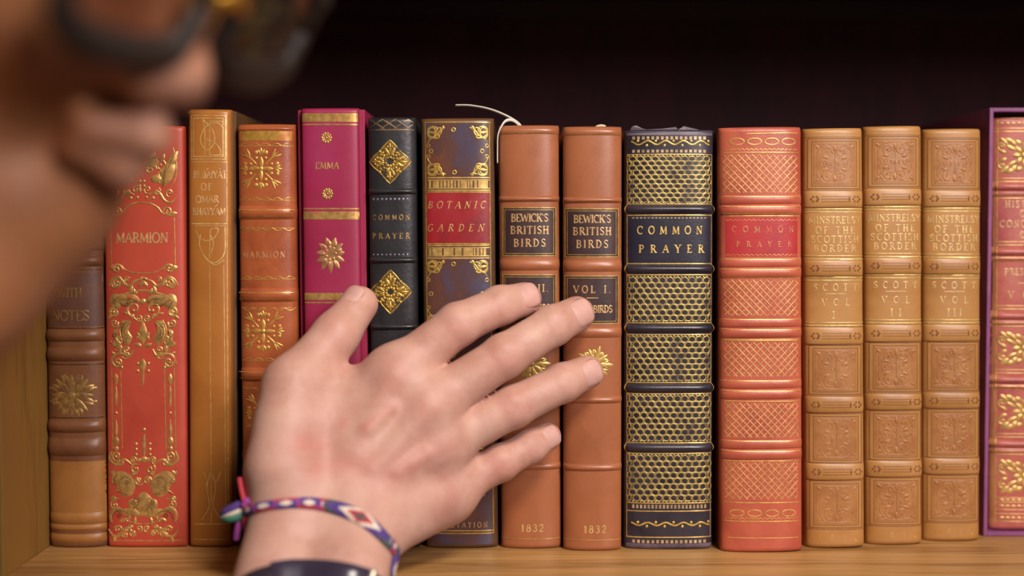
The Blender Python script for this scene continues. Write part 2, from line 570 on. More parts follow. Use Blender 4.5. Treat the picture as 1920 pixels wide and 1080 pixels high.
class Book:
    def __init__(self, tl, tr, yt, bl, br, yb, bulge, n, name, label, spine_m, board_m, group=None, depth=150.0, edge=0.0, cat='book', yfix=None):
        self.yf = yf = on_floor_y((bl + br) / 2, yb) if yfix is None else yfix
        xl, _ = on_y(bl, yb, yf)
        xr, _ = on_y(br, yb, yf)
        tlx, zt = on_y(tl, yt, yf)
        trx, _ = on_y(tr, yt, yf)
        self.W = float(((xr - xl) + (trx - tlx)) / 2)
        self.H = float(zt)
        self.xc = float((xl + xr) / 2)
        self.lean = math.atan2(float((tlx + trx) / 2) - self.xc, self.H)
        self.bulge, self.nexp, self.edge = bulge, n, edge
        self.bands = []
        self.root = empty(name, (self.xc, yf, 0.08 + self.W / 2 * abs(math.sin(self.lean))), label, cat, group)
        self.root.rotation_euler = (0, self.lean, 0)
        self.spine_m, self.board_m, self.depth = spine_m, board_m, depth
        self.parts()

    # spine section
    def g(self, s):
        q = np.clip(np.abs(2 * s / self.W), 0, 0.9999)
        return self.bulge * (1 - (1 - q ** self.nexp) ** (1 / self.nexp))

    def dg(self, s):
        e = 0.05
        lim = self.W / 2 * 0.985
        s = np.clip(s, -lim, lim)
        return (self.g(s + e) - self.g(s - e)) / (2 * e)

    def bump(self, z):
        b = np.zeros_like(z)
        for z0, z1, h, p in self.bands:
            t = np.clip((z - z0) / (z1 - z0), 0, 1)
            b = b + h * np.sin(PI * t) ** p
        return b

    def cap(self, z):
        r = 2.6
        a = np.clip((r - (self.H - z)) / r, 0, 1)
        b = np.clip((r - z) / r, 0, 1)
        return r * (1 - np.sqrt(1 - a ** 2 * .98)) + r * 0.8 * (1 - np.sqrt(1 - b ** 2 * .98))

    def strip(self, z, off, wrap=3.0, taper=False):
        """grid across the spine (and round its shoulders) at heights z, raised by off"""
        th = np.linspace(-1, 1, 41)
        s = self.W / 2 * np.sin(th * PI / 2) * 0.9995
        s_full = np.concatenate([[-self.W / 2] * 2, s, [self.W / 2] * 2])
        yy = np.concatenate([[self.bulge + wrap, self.bulge + wrap * .4], self.g(s), [self.bulge + wrap * .4, self.bulge + wrap]])
        S, Z = np.meshgrid(s_full, z, indexing='ij')
        Y = np.repeat(yy[:, None], len(z), 1)
        sl = np.concatenate([[-9, -9], self.dg(s), [9, 9]])
        nx = sl / np.sqrt(1 + sl ** 2)
        ny = -1 / np.sqrt(1 + sl ** 2)
        off = np.broadcast_to(off, Z.shape)
        if taper:
            off = 0.03 + (off - 0.03) * (1 - 0.85 * np.abs(2 * S / self.W) ** 8)
        X = S + nx[:, None] * off
        Y = Y + ny[:, None] * off + self.cap(Z)
        V = np.stack([X, Y, Z], -1).reshape(-1, 3)
        return V, grid_faces(len(s_full), len(z))[:, ::-1]

    def parts(self):
        H, W = self.H, self.W
        z = np.unique(np.concatenate([np.linspace(0, 3, 12), np.linspace(3, H - 3, 90), np.linspace(H - 3, H, 12)]))
        V, F = self.strip(z, 0.0, 5.0)
        self.spine = mesh_obj('spine', V, F, self.spine_m, self.root)
        # turned-in caps closing the spine at head and tail
        y0 = self.bulge + 3
        e = self.edge
        for sx in (-1, 1):
            a, b = sx * (W / 2 - 2.6), sx * (W / 2 + e)
            box('cover_board', (min(a, b), y0, 0.0), (max(a, b), y0 + self.depth, H - 0.4), self.board_m, self.root, 0.8)
        pb = box('page_block', (-W / 2 + 2.7, self.bulge + 1.5, 3.0), (W / 2 - 2.7, y0 + self.depth - 4, H - 4.0), M_PAGE, self.root, 0.3)
        hb = []
        V, F = tube([(s, self.g(np.array(s)) + 3.4, H - 2.2) for s in np.linspace(-W / 2 * .86, W / 2 * .86, 14)], 1.3, 8)
        mesh_obj('headband', V, F, M_HEADBAND, self.root)

    def local(self, px, py):
        x, z = on_y(px, py, self.yf)
        x = x - self.xc
        c, s = math.cos(self.lean), math.sin(self.lean)
        return x * c - z * s, x * s + z * c

    def zl(self, py):
        return float(self.local(self.mx(py), py)[1])

    def mx(self, py):
        return 960 + (self.xc + math.tan(self.lean) * 110) * FPX / (CAM_D + self.yf)

    def band(self, ya, yb, h=1.6, p=1.0, mat=None, name='raised_band', reg=True):
        z0, z1 = self.zl(yb), self.zl(ya)
        z = np.linspace(z0, z1, 15)
        off = h * np.sin(PI * (z - z0) / (z1 - z0)) ** p + 0.03
        V, F = self.strip(z, off, 2.4, taper=True)
        if reg:
            self.bands.append((z0, z1, h, p))
        return mesh_obj(name, V, F, mat or self.spine_m, self.root)

    def place(self, V, lift):
        s, z = self.local(V[:, 0], V[:, 1])
        lim = self.W / 2 * 0.982
        s = np.clip(s, -lim, lim)
        z = np.clip(z, 0.3, self.H - 0.3)
        y = self.g(s) + self.cap(z)
        b = self.bump(z)
        gs = self.dg(s)
        nn = np.sqrt(1 + gs ** 2)
        h = V[:, 2] + lift + b
        return np.stack([s + gs / nn * h, y - h / nn, z], 1)

    def deco(self, name, d, mat, lift=0.07, parent=None, gap=11.0):
        """lays the tooling onto the spine; tooling in separate compartments becomes separate parts"""
        order = sorted(range(len(d.V)), key=lambda i: d.V[i][:, 1].min())
        groups, end = [], -1e9
        for i in order:
            lo_, hi_ = d.V[i][:, 1].min(), d.V[i][:, 1].max()
            if lo_ > end + gap:
                groups.append([])
            groups[-1].append(i)
            end = max(end, hi_)
        starts = np.cumsum([0] + [len(v) for v in d.V])
        o = None
        for gr in groups:
            V, F, n = [], [], 0
            for i in gr:
                V.append(d.V[i])
                F.append(d.F[i] - starts[i] + n)
                n += len(d.V[i])
            L = self.place(np.vstack(V), lift)
            F = np.vstack(F)
            a, b, c = L[F[:, 0]], L[F[:, 1]], L[F[:, 2]]
            fl = np.cross(b - a, c - a)[:, 1] > 0          # every face outwards
            F[fl] = F[fl][:, ::-1]
            o = mesh_obj(name, L, F, mat, parent or self.root)
        return o

    def label(self, x0, y0, x1, y1, mat, name='title_label', lift=0.12):
        d = Deco()
        d.fill(x0, y0, x1, y1)
        return self.deco(name, d, mat, lift)


M_HEADBAND = plain('headband_thread', srgb(190, 160, 110), 0.7)
exec_books = []

# ------------------------------------------------------------------ the books, from the side panel onwards
# 1 --- brown book with lighter foot
mB = leather('brown_calf', srgb(138, 90, 54), srgb(108, 66, 42), 0.38, 30)
b = Book(74, 184, 250, 89, 195.5, 1028, 7.5, 2.2, 'leather_book', 'brown ribbed leather book with tan foot, against the oak side panel', mB, mB)
mTan = leather('tan_calf', srgb(176, 122, 62), srgb(150, 98, 46), 0.42, 30)
b.label(74, 866, 200, 966, mTan, 'foot_panel', 0.10)
mPur = leather('plum_label', srgb(120, 78, 58), srgb(96, 62, 50), 0.4, 40)
b.label(76, 512, 190, 612, mPur)
for ya, yb_ in ((452, 470), (480, 500), (618, 641), (652, 678), (788, 812), (822, 856), (297, 317), (325, 345)):
    b.band(ya, yb_, 1.9, 0.8)
for ya, yb_ in ((962, 982), (984, 996), (1002, 1018)):
    b.band(ya, yb_, 0.9, 0.9, mTan)
gB = gilt('dull_gilt', srgb(112, 74, 46), 0.43, srgb(190, 148, 84))
d = Deco()
d.text('WITH', 130, 549, 17, 46)
d.text('NOTES', 131, 592, 19, 70)
b.deco('gilt_lettering', d, gB, 0.22)
d = Deco()
for k in range(8):
    a = k * 45
    d.leaf(134, 742, 40 if k % 2 == 0 else 44, 13, a, 0.25)
    for s in (-1, 1):
        d.leaf(134 + 26 * math.cos(math.radians(a + 12 * s)), 742 + 24 * math.sin(math.radians(a + 12 * s)), 20, 9, a + 30 * s, 0.2)
    d.dot(134 + 47 * math.cos(math.radians(a + 22)), 742 + 33 * math.sin(math.radians(a + 22)), 3, 0.2)
d.dot(134, 742, 8, 0.4)
b.deco('gilt_ornament_pattern', d, gB)
d = Deco()
for y in (506, 616, 684, 784):
    d.stroke([(78, y), (190, y)], 2.0, 0.05)
b.deco('gilt_line_pattern', d, gilt('faint_gilt', srgb(70, 42, 26), 0.60, srgb(150, 108, 60)))

# 2 --- red cloth MARMION with relief gilding
mR = leather('red_cloth', srgb(196, 82, 58), srgb(178, 66, 48), 0.40, 22, bump=0.08)
b = Book(190, 344, 236, 203, 347, 1027, 3.4, 3.0, 'gilt_red_book', 'tall red book lettered MARMION with lush gilt scrollwork down its spine', mR, mR, edge=0.1)
gR = gilt('relief_gilt', srgb(186, 92, 52), 0.36, srgb(222, 172, 98), 90, 0.5, 0.34)
d = Deco()
cx = 266.0
def sym(f):
    for s in (1, -1):
        f(lambda x, y, s=s: (cx + s * (x - 266), y), s)
def up_part(q, s):
    d.leaf(*q(306, 352), 62, 26, -78 if s > 0 else -102, 0.5, 0.1 * s)
    d.leaf(*q(300, 300), 34, 24, 160 if s > 0 else 20, 0.5)
    d.leaf(*q(312, 318), 40, 18, -60 if s > 0 else -120, 0.5)
    d.dot(*q(293, 336), 11, 0.5, 8)
    d.spiral(*q(301, 312), 13, 1.2, 200 if s > 0 else -20, s, 4.5, 0.4)
    d.spiral(*q(282, 318), 12, 1.2, 0, -s, 4, 0.4)
    d.stroke([q(324, 276), q(330, 305), q(328, 335), q(318, 355)], 3.2, 0.3, True, True)
    d.stroke([q(280, 366), q(296, 360), q(308, 376), q(320, 380), q(332, 368)], 5.5, 0.5, True, True)
    d.spiral(*q(318, 362), 8, 1.1, 90, s, 4, 0.4)
    d.spiral(*q(277, 356), 9, 1.2, 40, s, 3.5, 0.35)
    d.stroke([q(266, 380), q(282, 382), q(296, 390), q(304, 400), q(316, 404), q(328, 404)], 3.6, 0.35, True, True)
    d.spiral(*q(314, 397), 9, 1.2, 160 if s > 0 else 20, s, 4, 0.4)
    d.leaf(*q(318, 400), 14, 8, 0 if s > 0 else 180, 0.3)
    for k in range(3):
        d.dot(*q(270, 340 + 9 * k), 3, 0.3)
sym(up_part)
def mid_part(q, s):
    d.stroke([q(266, 513), q(284, 512), q(298, 507), q(306, 499)], 2.4, 0.25, True)
    d.spiral(*q(315, 505), 10, 1.2, 170 if s > 0 else 10, s, 5, 0.45)
    d.leaf(*q(316, 502), 15, 12, 0 if s > 0 else 180, 0.4)
    d.stroke([q(270, 523), q(282, 528), q(292, 537), q(304, 530), q(312, 520), q(324, 524), q(331, 536)], 6, 0.5, True, True)
    d.spiral(*q(314, 532), 11, 1.3, 180 if s > 0 else 0, s, 5, 0.45)
    d.stroke([q(266, 545), q(286, 548), q(302, 553), q(308, 553)], 4.2, 0.4, True)
    d.leaf(*q(270, 566), 34, 18, -18 if s > 0 else 198, 0.45)
    d.leaf(*q(286, 566), 40, 22, -10 if s > 0 else 190, 0.5)
    d.dot(*q(318, 566), 12, 0.5, 15)
    d.spiral(*q(320, 586), 10, 1.2, -70 if s > 0 else 250, s, 5, 0.4)
    d.spiral(*q(320, 606), 9, 1.2, 180 if s > 0 else 0, -s, 4, 0.4)
    d.spiral(*q(283, 580), 15, 1.1, 90, -s, 5.5, 0.45)
    d.stroke([q(266, 603), q(276, 602), q(287, 592)], 3.4, 0.4, True, True)
    d.blob([q(x, y) for x, y in ((288, 602), (302, 602), (308, 622), (304, 640), (294, 648), (286, 634), (292, 620))], 0.55)
    d.blob([q(x, y) for x, y in ((312, 616), (322, 622), (322, 640), (328, 646), (316, 652), (306, 646), (314, 634))], 0.5)
    d.stroke([q(303, 600), q(310, 620), q(306, 642), q(318, 650), q(328, 640)], 3.2, 0.5, True, True)
    d.leaf(*q(268, 640), 20, 9, -60 if s > 0 else 240, 0.3)
    d.leaf(*q(268, 650), 16, 9, -20 if s > 0 else 200, 0.3)
    d.stroke([q(284, 655), q(292, 668), q(306, 664), q(322, 668), q(329, 684)], 5.5, 0.5, True, True)
    d.spiral(*q(314, 679), 12, 1.35, -70 if s > 0 else 250, s, 4.5, 0.45)
    d.spiral(*q(296, 656), 7, 1.1, 90, -s, 4, 0.35)
    d.dot(*q(276, 682), 3.2, 0.3)
    d.dot(*q(276, 696), 3.2, 0.3)
    d.dot(*q(324, 662), 2.6, 0.25)
    d.leaf(*q(317, 700), 24, 10, 90, 0.35)
    d.leaf(*q(317, 722), 44, 7, 90, 0.35)
    d.dot(*q(317, 775), 3, 0.3)
    d.leaf(*q(317, 830), 44, 7, -90, 0.35)
    d.leaf(*q(317, 838), 20, 12, -90, 0.35)
    d.dot(*q(317, 842), 5, 0.35)
    d.stroke([q(326, 846), q(330, 862), q(316, 872), q(302, 862), q(286, 872)], 6, 0.5, True, True)
    d.spiral(*q(316, 856), 10, 1.25, 120 if s > 0 else 60, -s, 4.5, 0.4)
    d.spiral(*q(280, 880), 10, 1.2, -60, s, 4, 0.4)
    for k in range(3):
        d.dot(*q(279, 833 + 10 * k), 3.2, 0.3)
    d.spiral(*q(274, 902), 9, 1.2, 20, -s, 4, 0.4)
    d.blob([q(x, y) for x, y in ((288, 892), (304, 884), (318, 886), (326, 898), (318, 910), (312, 924), (300, 932), (286, 928), (280, 910))], 0.6)
    d.stroke([q(305, 888), q(308, 906), q(298, 926), q(312, 920), q(322, 926)], 3.6, 0.75, True, True)
    d.stroke([q(310, 936), q(328, 936)], 3, 0.3)
    d.spiral(*q(320, 948), 9, 1.2, -90, s, 4, 0.4)
    d.stroke([q(290, 968), q(304, 960), q(318, 954), q(328, 966), q(326, 980)], 9, 0.55, True, True)
    d.dot(*q(284, 946), 10, 0.5, 11)
    d.leaf(*q(266, 968), 40, 16, -18 if s > 0 else 198, 0.5)
    d.stroke([q(266, 983), q(284, 981), q(304, 973)], 3, 0.3, True, True)
    d.stroke([q(284, 1000), q(296, 990), q(308, 1004), q(322, 1006), q(332, 994)], 6, 0.5, True, True)
    d.spiral(*q(314, 993), 9, 1.2, 90, s, 4, 0.4)
    d.spiral(*q(286, 1000), 7, 1.2, 0, -s, 4, 0.4)
    d.spiral(*q(300, 1003), 6, 1.1, 180, s, 3.5, 0.4)
cx = 268.0
sym(mid_part)
rz = random.Random(11)
for ya, yb_, n_, cxx in ((288, 372, 15, 266), (520, 600, 16, 268), (600, 690, 11, 268), (852, 930, 14, 268), (930, 1006, 14, 268)):
    for k in range(n_):
        x, y = rz.uniform(272, 326), rz.uniform(ya, yb_)
        kind, r_, a_ = rz.random(), rz.uniform(4.5, 8), rz.uniform(0, 360)
        for s_ in (1, -1):
            xx = cxx + s_ * (x - 266)
            aa = a_ if s_ > 0 else 180 - a_
            if kind < 0.5:
                d.spiral(xx, y, r_, 1.1, aa, s_, 3.4, 0.35)
            elif kind < 0.85:
                d.leaf(xx, y, r_ * 2.4, r_ * 1.1, aa, 0.35)
            else:
                d.dot(xx, y, r_ * .45, 0.3)
d.leaf(268, 648, 46, 16, -90, 0.4)
d.dot(268, 566, 6, 0.5)
d.leaf(268, 672, 26, 14, 90, 0.35)
d.stroke([(268, 690), (268, 724)], 5, 0.3, False, True)
d.dot(270, 806, 3.6, 0.3)
d.stroke([(270, 814), (270, 862)], 6, 0.35, False, True)
d.dot(270, 862, 6, 0.4)
d.blob([(254, 945), (262, 926), (274, 924), (286, 938), (282, 958), (268, 964), (256, 958)], 0.7)
b.deco('gilt_scroll_pattern', d, gR)
d = Deco()
def incise(q, s):
    for pts in (((290, 606), (300, 620), (296, 642)), ((296, 604), (305, 618), (300, 644)), ((314, 620), (318, 634), (312, 648)), ((276, 566), (290, 560), (304, 564)),
                ((288, 572), (302, 572), (316, 562)), ((312, 556), (320, 566), (314, 578)), ((286, 900), (300, 894), (310, 906), (302, 924)), ((292, 912), (300, 918), (296, 928)),
                ((312, 890), (320, 898), (316, 910)), ((290, 966), (304, 958), (318, 960), (324, 976)), ((270, 940), (280, 934), (284, 946)), ((272, 956), (280, 950), (284, 958)),
                ((304, 350), (308, 322), (312, 300)), ((300, 300), (288, 296), (276, 300)), ((312, 318), (320, 300), (322, 288))):
        d.stroke([q(*p) for p in pts], 1.7, 0.12, True, True)
    for x, y in ((298, 632), (304, 610), (318, 628), (292, 566), (318, 566), (296, 904), (306, 916), (276, 944), (284, 942), (310, 966)):
        d.ring(*q(x, y), 3.2, 1.5, 0.12)
cx = 268.0
sym(incise)
b.deco('incised_line_pattern', d, gilt('shadow_gilt', srgb(150, 84, 46), 0.2, srgb(158, 112, 60), 120, 0.4), 0.66)
d = Deco()
d.stroke([(206, 408), (208, 496)], 1.8, 0.1)
d.stroke([(326, 408), (328, 496)], 1.8, 0.1)
for x in (209, 227, 309, 327):
    d.stroke([(x - 1, 690), (x + 2, 842)], 1.8, 0.15)
d.stroke([(205, 1014), (340, 1014)], 2.2, 0.1)
b.deco('gilt_line_pattern', d, gR)
d = Deco()
d.text('MARMION', 266, 446, 18, 98, weight=1.1)
b.deco('gilt_lettering', d, gilt('worn_letters', srgb(186, 92, 60), 0.22, srgb(232, 186, 124), 260, 0.3))

# 3 --- tan book with art-nouveau knots
mO = leather('ochre_calf', srgb(180, 116, 50), srgb(162, 98, 40), 0.34, 18, bump=0.08)
b = Book(350, 432, 205, 355, 431, 1027, 4.2, 2.6, 'gilt_ochre_book', 'ochre book with interlaced gilt knots and a shield outline on its spine', mO, leather('shaded_ochre_side', srgb(104, 70, 34), None, 0.5), depth=95.0, edge=2.0)  # boards coloured darker than the spine, standing in for shade beside it
gO = gilt('thin_gilt', srgb(172, 112, 48), 0.33, srgb(240, 196, 120), 120, 0.35)
d = Deco()
d.rect(358, 217, 422, 299, 1.5)
d.rect(362, 222, 418, 294, 1.5)
d.rect(393, 228, 417, 291, 1.2)
d.stroke([(380, 220), (384, 250), (384, 292)], 1.5, 0, True)
d.stroke([(380, 224), (398, 244), (402, 266), (390, 282), (378, 272), (376, 258), (384, 240), (398, 232), (410, 232), (418, 242)], 1.7, 0.05, True)
d.stroke([(388, 262), (402, 268), (412, 280), (411, 291), (394, 291)], 1.7, 0.05, True)
d.stroke([(358, 304), (424, 304)], 1.3)
d.stroke([(424, 214), (427, 1012)], 1.1)
d.stroke([(358, 420), (424, 420)], 2.2)
d.stroke([(366, 424), (421, 424)], 1.2)
d.stroke([(421, 424), (421, 470), (412, 488), (398, 493), (384, 482), (374, 460), (376, 440)], 1.8, 0.05, True)
d.stroke([(367, 432), (374, 446), (388, 452), (402, 446), (409, 430), (396, 430), (394, 440), (400, 456), (396, 474), (391, 480)], 1.8, 0.05, True)
d.stroke([(394, 432), (393, 484)], 1.2)
d.stroke([(392, 492), (404, 497), (420, 488)], 1.6, 0.05, True)
for x in (393, 419):
    d.stroke([(x, 498), (x + 4, 984)], 1.1)
d.stroke([(382, 886), (388, 900), (386, 912)], 1.4, 0, True)
d.stroke([(414, 884), (406, 904), (400, 896)], 1.4, 0, True)
d.stroke([(396, 888), (396, 978)], 1.4)
d.stroke([(398, 888), (404, 915), (400, 950), (416, 976)], 1.3, 0.05, True)
d.stroke([(394, 888), (388, 915), (392, 950), (378, 976)], 1.3, 0.05, True)
d.dot(396, 889, 3)
d.stroke([(364, 983), (426, 983)], 1.8)
d.stroke([(362, 1012), (426, 1012)], 1.5)
b.deco('gilt_knot_pattern', d, gO)
d = Deco()
d.text('RUBAIYAT', 393, 328, 13, 62, weight=1.1)
d.stroke([(387, 319), (391, 316)], 1.8)
d.stroke([(410, 319), (414, 316)], 1.8)
d.text('OF', 387, 351, 13, 22, weight=1.1)
d.text('OMAR', 388, 374, 13, 44, weight=1.1)
d.text('KHAYYAM', 391, 397, 13, 62, weight=1.1)
d.stroke([(403, 388), (408, 384)], 1.8)
b.deco('gilt_lettering', d, gilt('pale_letters', srgb(176, 116, 54), 0.38, srgb(236, 186, 126), 160, 0.3))

# 4 --- orange MARMION with snowflake ornaments
mOr = leather('orange_morocco', srgb(168, 88, 48), srgb(146, 70, 38), 0.32, 30, c3=srgb(174, 96, 54))
b = Book(440, 553, 233, 457, 558, 1028, 6.0, 2.5, 'orange_leather_book', 'orange leather book lettered MARMION with gilt snowflake ornaments', mOr, leather('red_side', srgb(150, 52, 40), None, 0.4))
gOr = gilt('orange_gilt', srgb(178, 92, 40), 0.38, srgb(222, 168, 82), 110, 0.45)
for y in (388, 543, 692, 846):
    b.band(y - 2, y + 24, 1.8, 0.9)
b.band(238, 246, 0.5)
d = Deco()
d.fill(448, 246, 546, 264)
b.deco('gilt_band', d, gilt('band_gilt', srgb(182, 100, 44), 0.40, srgb(210, 160, 70), 60, 0.4))
d = Deco()
for y, up_ in ((274, 1), (376, 1), (428, -1), (524, 1), (578, -1), (677, 1), (728, -1), (838, 1)):
    x0 = 443 + (y - 233) * 0.018
    d.stroke([(x0, y), (x0 + 104, y)], 1.4)
    d.scallop(x0 + 4, x0 + 104, y, 5, 5 * up_, 1.5)
for y in (394, 549, 698):
    for yy in (y, y + 12):
        d.stroke([(450, yy), (548, yy)], 1.3)
b.deco('gilt_line_pattern', d, gOr, 0.1)
for oy, ox in ((317, 489), (622, 493), (776, 497)):
    d = Deco()
    for k in range(4):
        d.leaf(ox, oy, 24, 10, 90 * k, 0.3)
        a = math.radians(90 * k)
        for s in (-1, 1):
            d.leaf(ox + 25 * math.cos(a), oy + 25 * math.sin(a), 13, 6, 90 * k + 30 * s, 0.25)
            q = a + s * 0.30
            d.dot(ox + 32 * math.cos(q), oy + 32 * math.sin(q), 4, 0.25)
            q = a + s * 0.42
            d.dot(ox + 22 * math.cos(q), oy + 22 * math.sin(q), 3.2, 0.25)
        d.leaf(ox + 26 * math.cos(a), oy + 26 * math.sin(a), 14, 6, 90 * k, 0.25)
        q = math.radians(90 * k + 45)
        d.stroke([(ox + 12 * math.cos(q), oy + 12 * math.sin(q)), (ox + 46 * math.cos(q), oy + 46 * math.sin(q))], 3.4, 0.25, False, True)
        for s in (-1, 1):
            d.leaf(ox + 28 * math.cos(q), oy + 28 * math.sin(q), 20, 5, 90 * k + 45 + 22 * s, 0.2)
    d.dot(ox, oy, 5, 0.4)
    b.deco('gilt_ornament_pattern', d, gOr)
d = Deco()
d.text('MARMION', 494, 478, 11, 80)
b.deco('gilt_lettering', d, gilt('fine_letters', srgb(170, 84, 40), 0.34, srgb(216, 160, 110), 260, 0.3))

# 5 --- magenta book
mM = leather('magenta_cloth', srgb(152, 34, 70), srgb(140, 30, 62), 0.42, 16, c3=srgb(156, 46, 88), bump=0.06)
b = Book(564, 672, 203, 577, 681, 1028, 3.0, 3.4, 'magenta_book', 'smooth magenta book with two gilt rosettes above and below its short title', mM, mM, edge=3.0)
gM = gilt('flake_gilt', srgb(170, 90, 70), 0.36, srgb(224, 178, 100), 150, 0.6)
for y0, y1, yr in ((213, 229, 234), (397, 412, 392), (550, 563, 568)):
    d = Deco()
    d.fill(565 + (y0 - 203) * .015, y0, 673 + (y0 - 203) * .015, y1)
    b.deco('gilt_band', d, gM)
    d = Deco()
    d.stroke([(565 + (y0 - 203) * .015, yr), (672 + (y0 - 203) * .015, yr)], 2.6)
    b.deco('gilt_rule', d, gM)
for ox, oy in ((612, 259), (614, 364)):
    d = Deco()
    for k in range(10):
        a = 2 * PI * k / 10
        d.dot(ox + 8.2 * math.cos(a), oy + 8.2 * math.sin(a), 2.8, 0.3)
    d.ring(ox, oy, 5, 2.5, 0.2)
    d.dot(ox, oy, 2.5, 0.3)
    b.deco('gilt_rosette_pattern', d, gM)
d = Deco()
for k in range(11):
    a = 360 * k / 11 + 90
    d.leaf(620 + 4 * math.cos(math.radians(a)), 478 + 6 * math.sin(math.radians(a)), 22 + 6 * abs(math.sin(math.radians(a))), 12, a, 0.3)
d.blob([(620 + 14 * math.cos(q), 476 + 18 * math.sin(q)) for q in np.linspace(0, 2 * PI, 10, endpoint=False)], 0.3)
for k in range(9):
    q = 2 * PI * (k + .5) / 9
    d.leaf(620 + 8 * math.cos(q), 477 + 12 * math.sin(q), 15, 10, math.degrees(q), 0.45)
d.leaf(620, 498, 16, 7, 90, 0.2)
for k in range(7):
    a = 2 * PI * k / 7
    d.dot(620 + 9 * math.cos(a), 476 + 12 * math.sin(a), 4, 0.45)
b.deco('gilt_flower_pattern', d, gilt('flower_gilt', srgb(166, 80, 78), 0.36, srgb(206, 150, 98), 200, 0.5))
d = Deco()
d.text('EMMA', 613, 311, 12, 44, weight=1.15)
b.deco('gilt_lettering', d, gM)

# 6 --- small black COMMON PRAYER with diamond ornaments
mK = leather('black_morocco', srgb(52, 50, 52), srgb(34, 32, 34), 0.34, 40, bump=0.2, grain=500)
b = Book(688, 779, 220, 699, 786, 1029, 5.0, 2.5, 'black_leather_book', 'slim black leather book with gilt diamond ornaments beside the magenta book', mK, mK)
gK = gilt('black_gilt', srgb(64, 54, 40), 0.40, srgb(214, 174, 84), 160, 0.6)
for y in (354, 483, 608):
    b.band(y, y + 11, 1.5, 0.8)
d = Deco()
d.stroke([(690, 244), (775, 244)], 2.4, 0.1)
d.lattice(693, 224, 774, 242, 24, 16, 2.4, 0.15)
b.deco('gilt_lattice', d, gilt('bronze_gilt', srgb(60, 50, 44), 0.42, srgb(150, 118, 78), 120, 0.4))
for ox, oy in ((731, 304), (732, 548)):
    d = Deco()
    db = Deco()
    for k in range(4):
        a = 90 * k
        ca, sa = math.cos(math.radians(a)), math.sin(math.radians(a))
        R_ = 39 if k % 2 == 0 else 41
        tip = (ox + R_ * ca, oy + R_ * sa)
        fan = [(ox + r_ * ca - t_s * sa, oy + r_ * sa + t_s * ca) for r_, t_s in ((R_, 0), (33, 6), (27, 13), (19, 19), (6, 8), (6, -8), (19, -19), (27, -13), (33, -6))]
        db.blob(fan, 0.12, False)
        for s in (-1, 1):
            e = (ox + 19 * ca - s * 20 * sa, oy + 19 * sa + s * 20 * ca)
            m_ = (ox + 31 * ca - s * 10 * sa, oy + 31 * sa + s * 10 * ca)
            d.stroke([tip, m_, e], 3, 0.4, True, True)
            d.leaf(ox + 10 * ca, oy + 10 * sa, 20, 8, a + 32 * s, 0.5)
            for r_, t_s in ((24, 7), (17, 13), (13, 6), (28, 4)):
                d.dot(ox + r_ * ca - s * t_s * sa, oy + r_ * sa + s * t_s * ca, 2.7, 0.55)
        d.leaf(ox + 16 * ca, oy + 16 * sa, 20, 7, a, 0.5)
        q = math.radians(a + 45)
        for r in (9, 16, 22, 27):
            d.dot(ox + r * math.cos(q), oy + r * math.sin(q), 3.2, 0.5)
    for k in range(9):
        a = 2 * PI * k / 9
        d.dot(ox + 8 * math.cos(a), oy + 8 * math.sin(a), 3.2, 0.55)
    b.deco('gilt_ground', db, gilt('bronze_ground', srgb(58, 48, 38), 0.46, srgb(136, 104, 52), 120, 0.4))
    b.deco('gilt_ornament_pattern', d, gK, 0.1)
d = Deco()
d.text('COMMON', 733, 408, 9, 70, weight=1.2)
d.text('PRAYER', 733, 443, 10, 70, weight=1.2)
b.deco('gilt_lettering', d, gilt('black_letters', srgb(60, 52, 46), 0.38, srgb(190, 148, 84), 300, 0.4))
d = Deco()
for k in range(9):
    d.dot(700 + 8 * k, 374, 2.2, 0.1)
    d.dot(700 + 8 * k, 478, 1.8, 0.1)
b.deco('gilt_dot_pattern', d, gilt('silver_dots', srgb(60, 56, 66), 0.4, srgb(150, 140, 160), 200, 0.4))

# 7 --- mottled BOTANIC GARDEN
mBo = leather('tree_calf', srgb(88, 58, 52), srgb(74, 68, 88), 0.28, 34, 0.36, 0.66, 0.10, 700, c3=srgb(112, 66, 44))
mBoB = leather('calf_edge', srgb(112, 76, 44), srgb(84, 56, 38), 0.36, 30)
b = Book(786, 928, 222, 800, 932, 1029, 6.0, 2.8, 'mottled_calf_book', 'mottled brown calf book with red label lettered BOTANIC GARDEN', mBoB, mBoB)
for y0, y1 in ((233, 333), (486, 618), (622, 772), (788, 892), (902, 1022)):
    b.label(797 + (y0 - 222) * .012, y0, 918 + (y0 - 222) * .006, y1, mBo, 'mottled_panel', 0.05)
mRl = leather('red_label', srgb(150, 32, 36), srgb(118, 24, 32), 0.34, 30, c3=srgb(160, 44, 60))
b.label(800, 362, 920, 458, mRl)
gBo = gilt('bright_gilt', srgb(90, 60, 40), 0.28, srgb(232, 190, 92), 160, 0.55, 0.3)
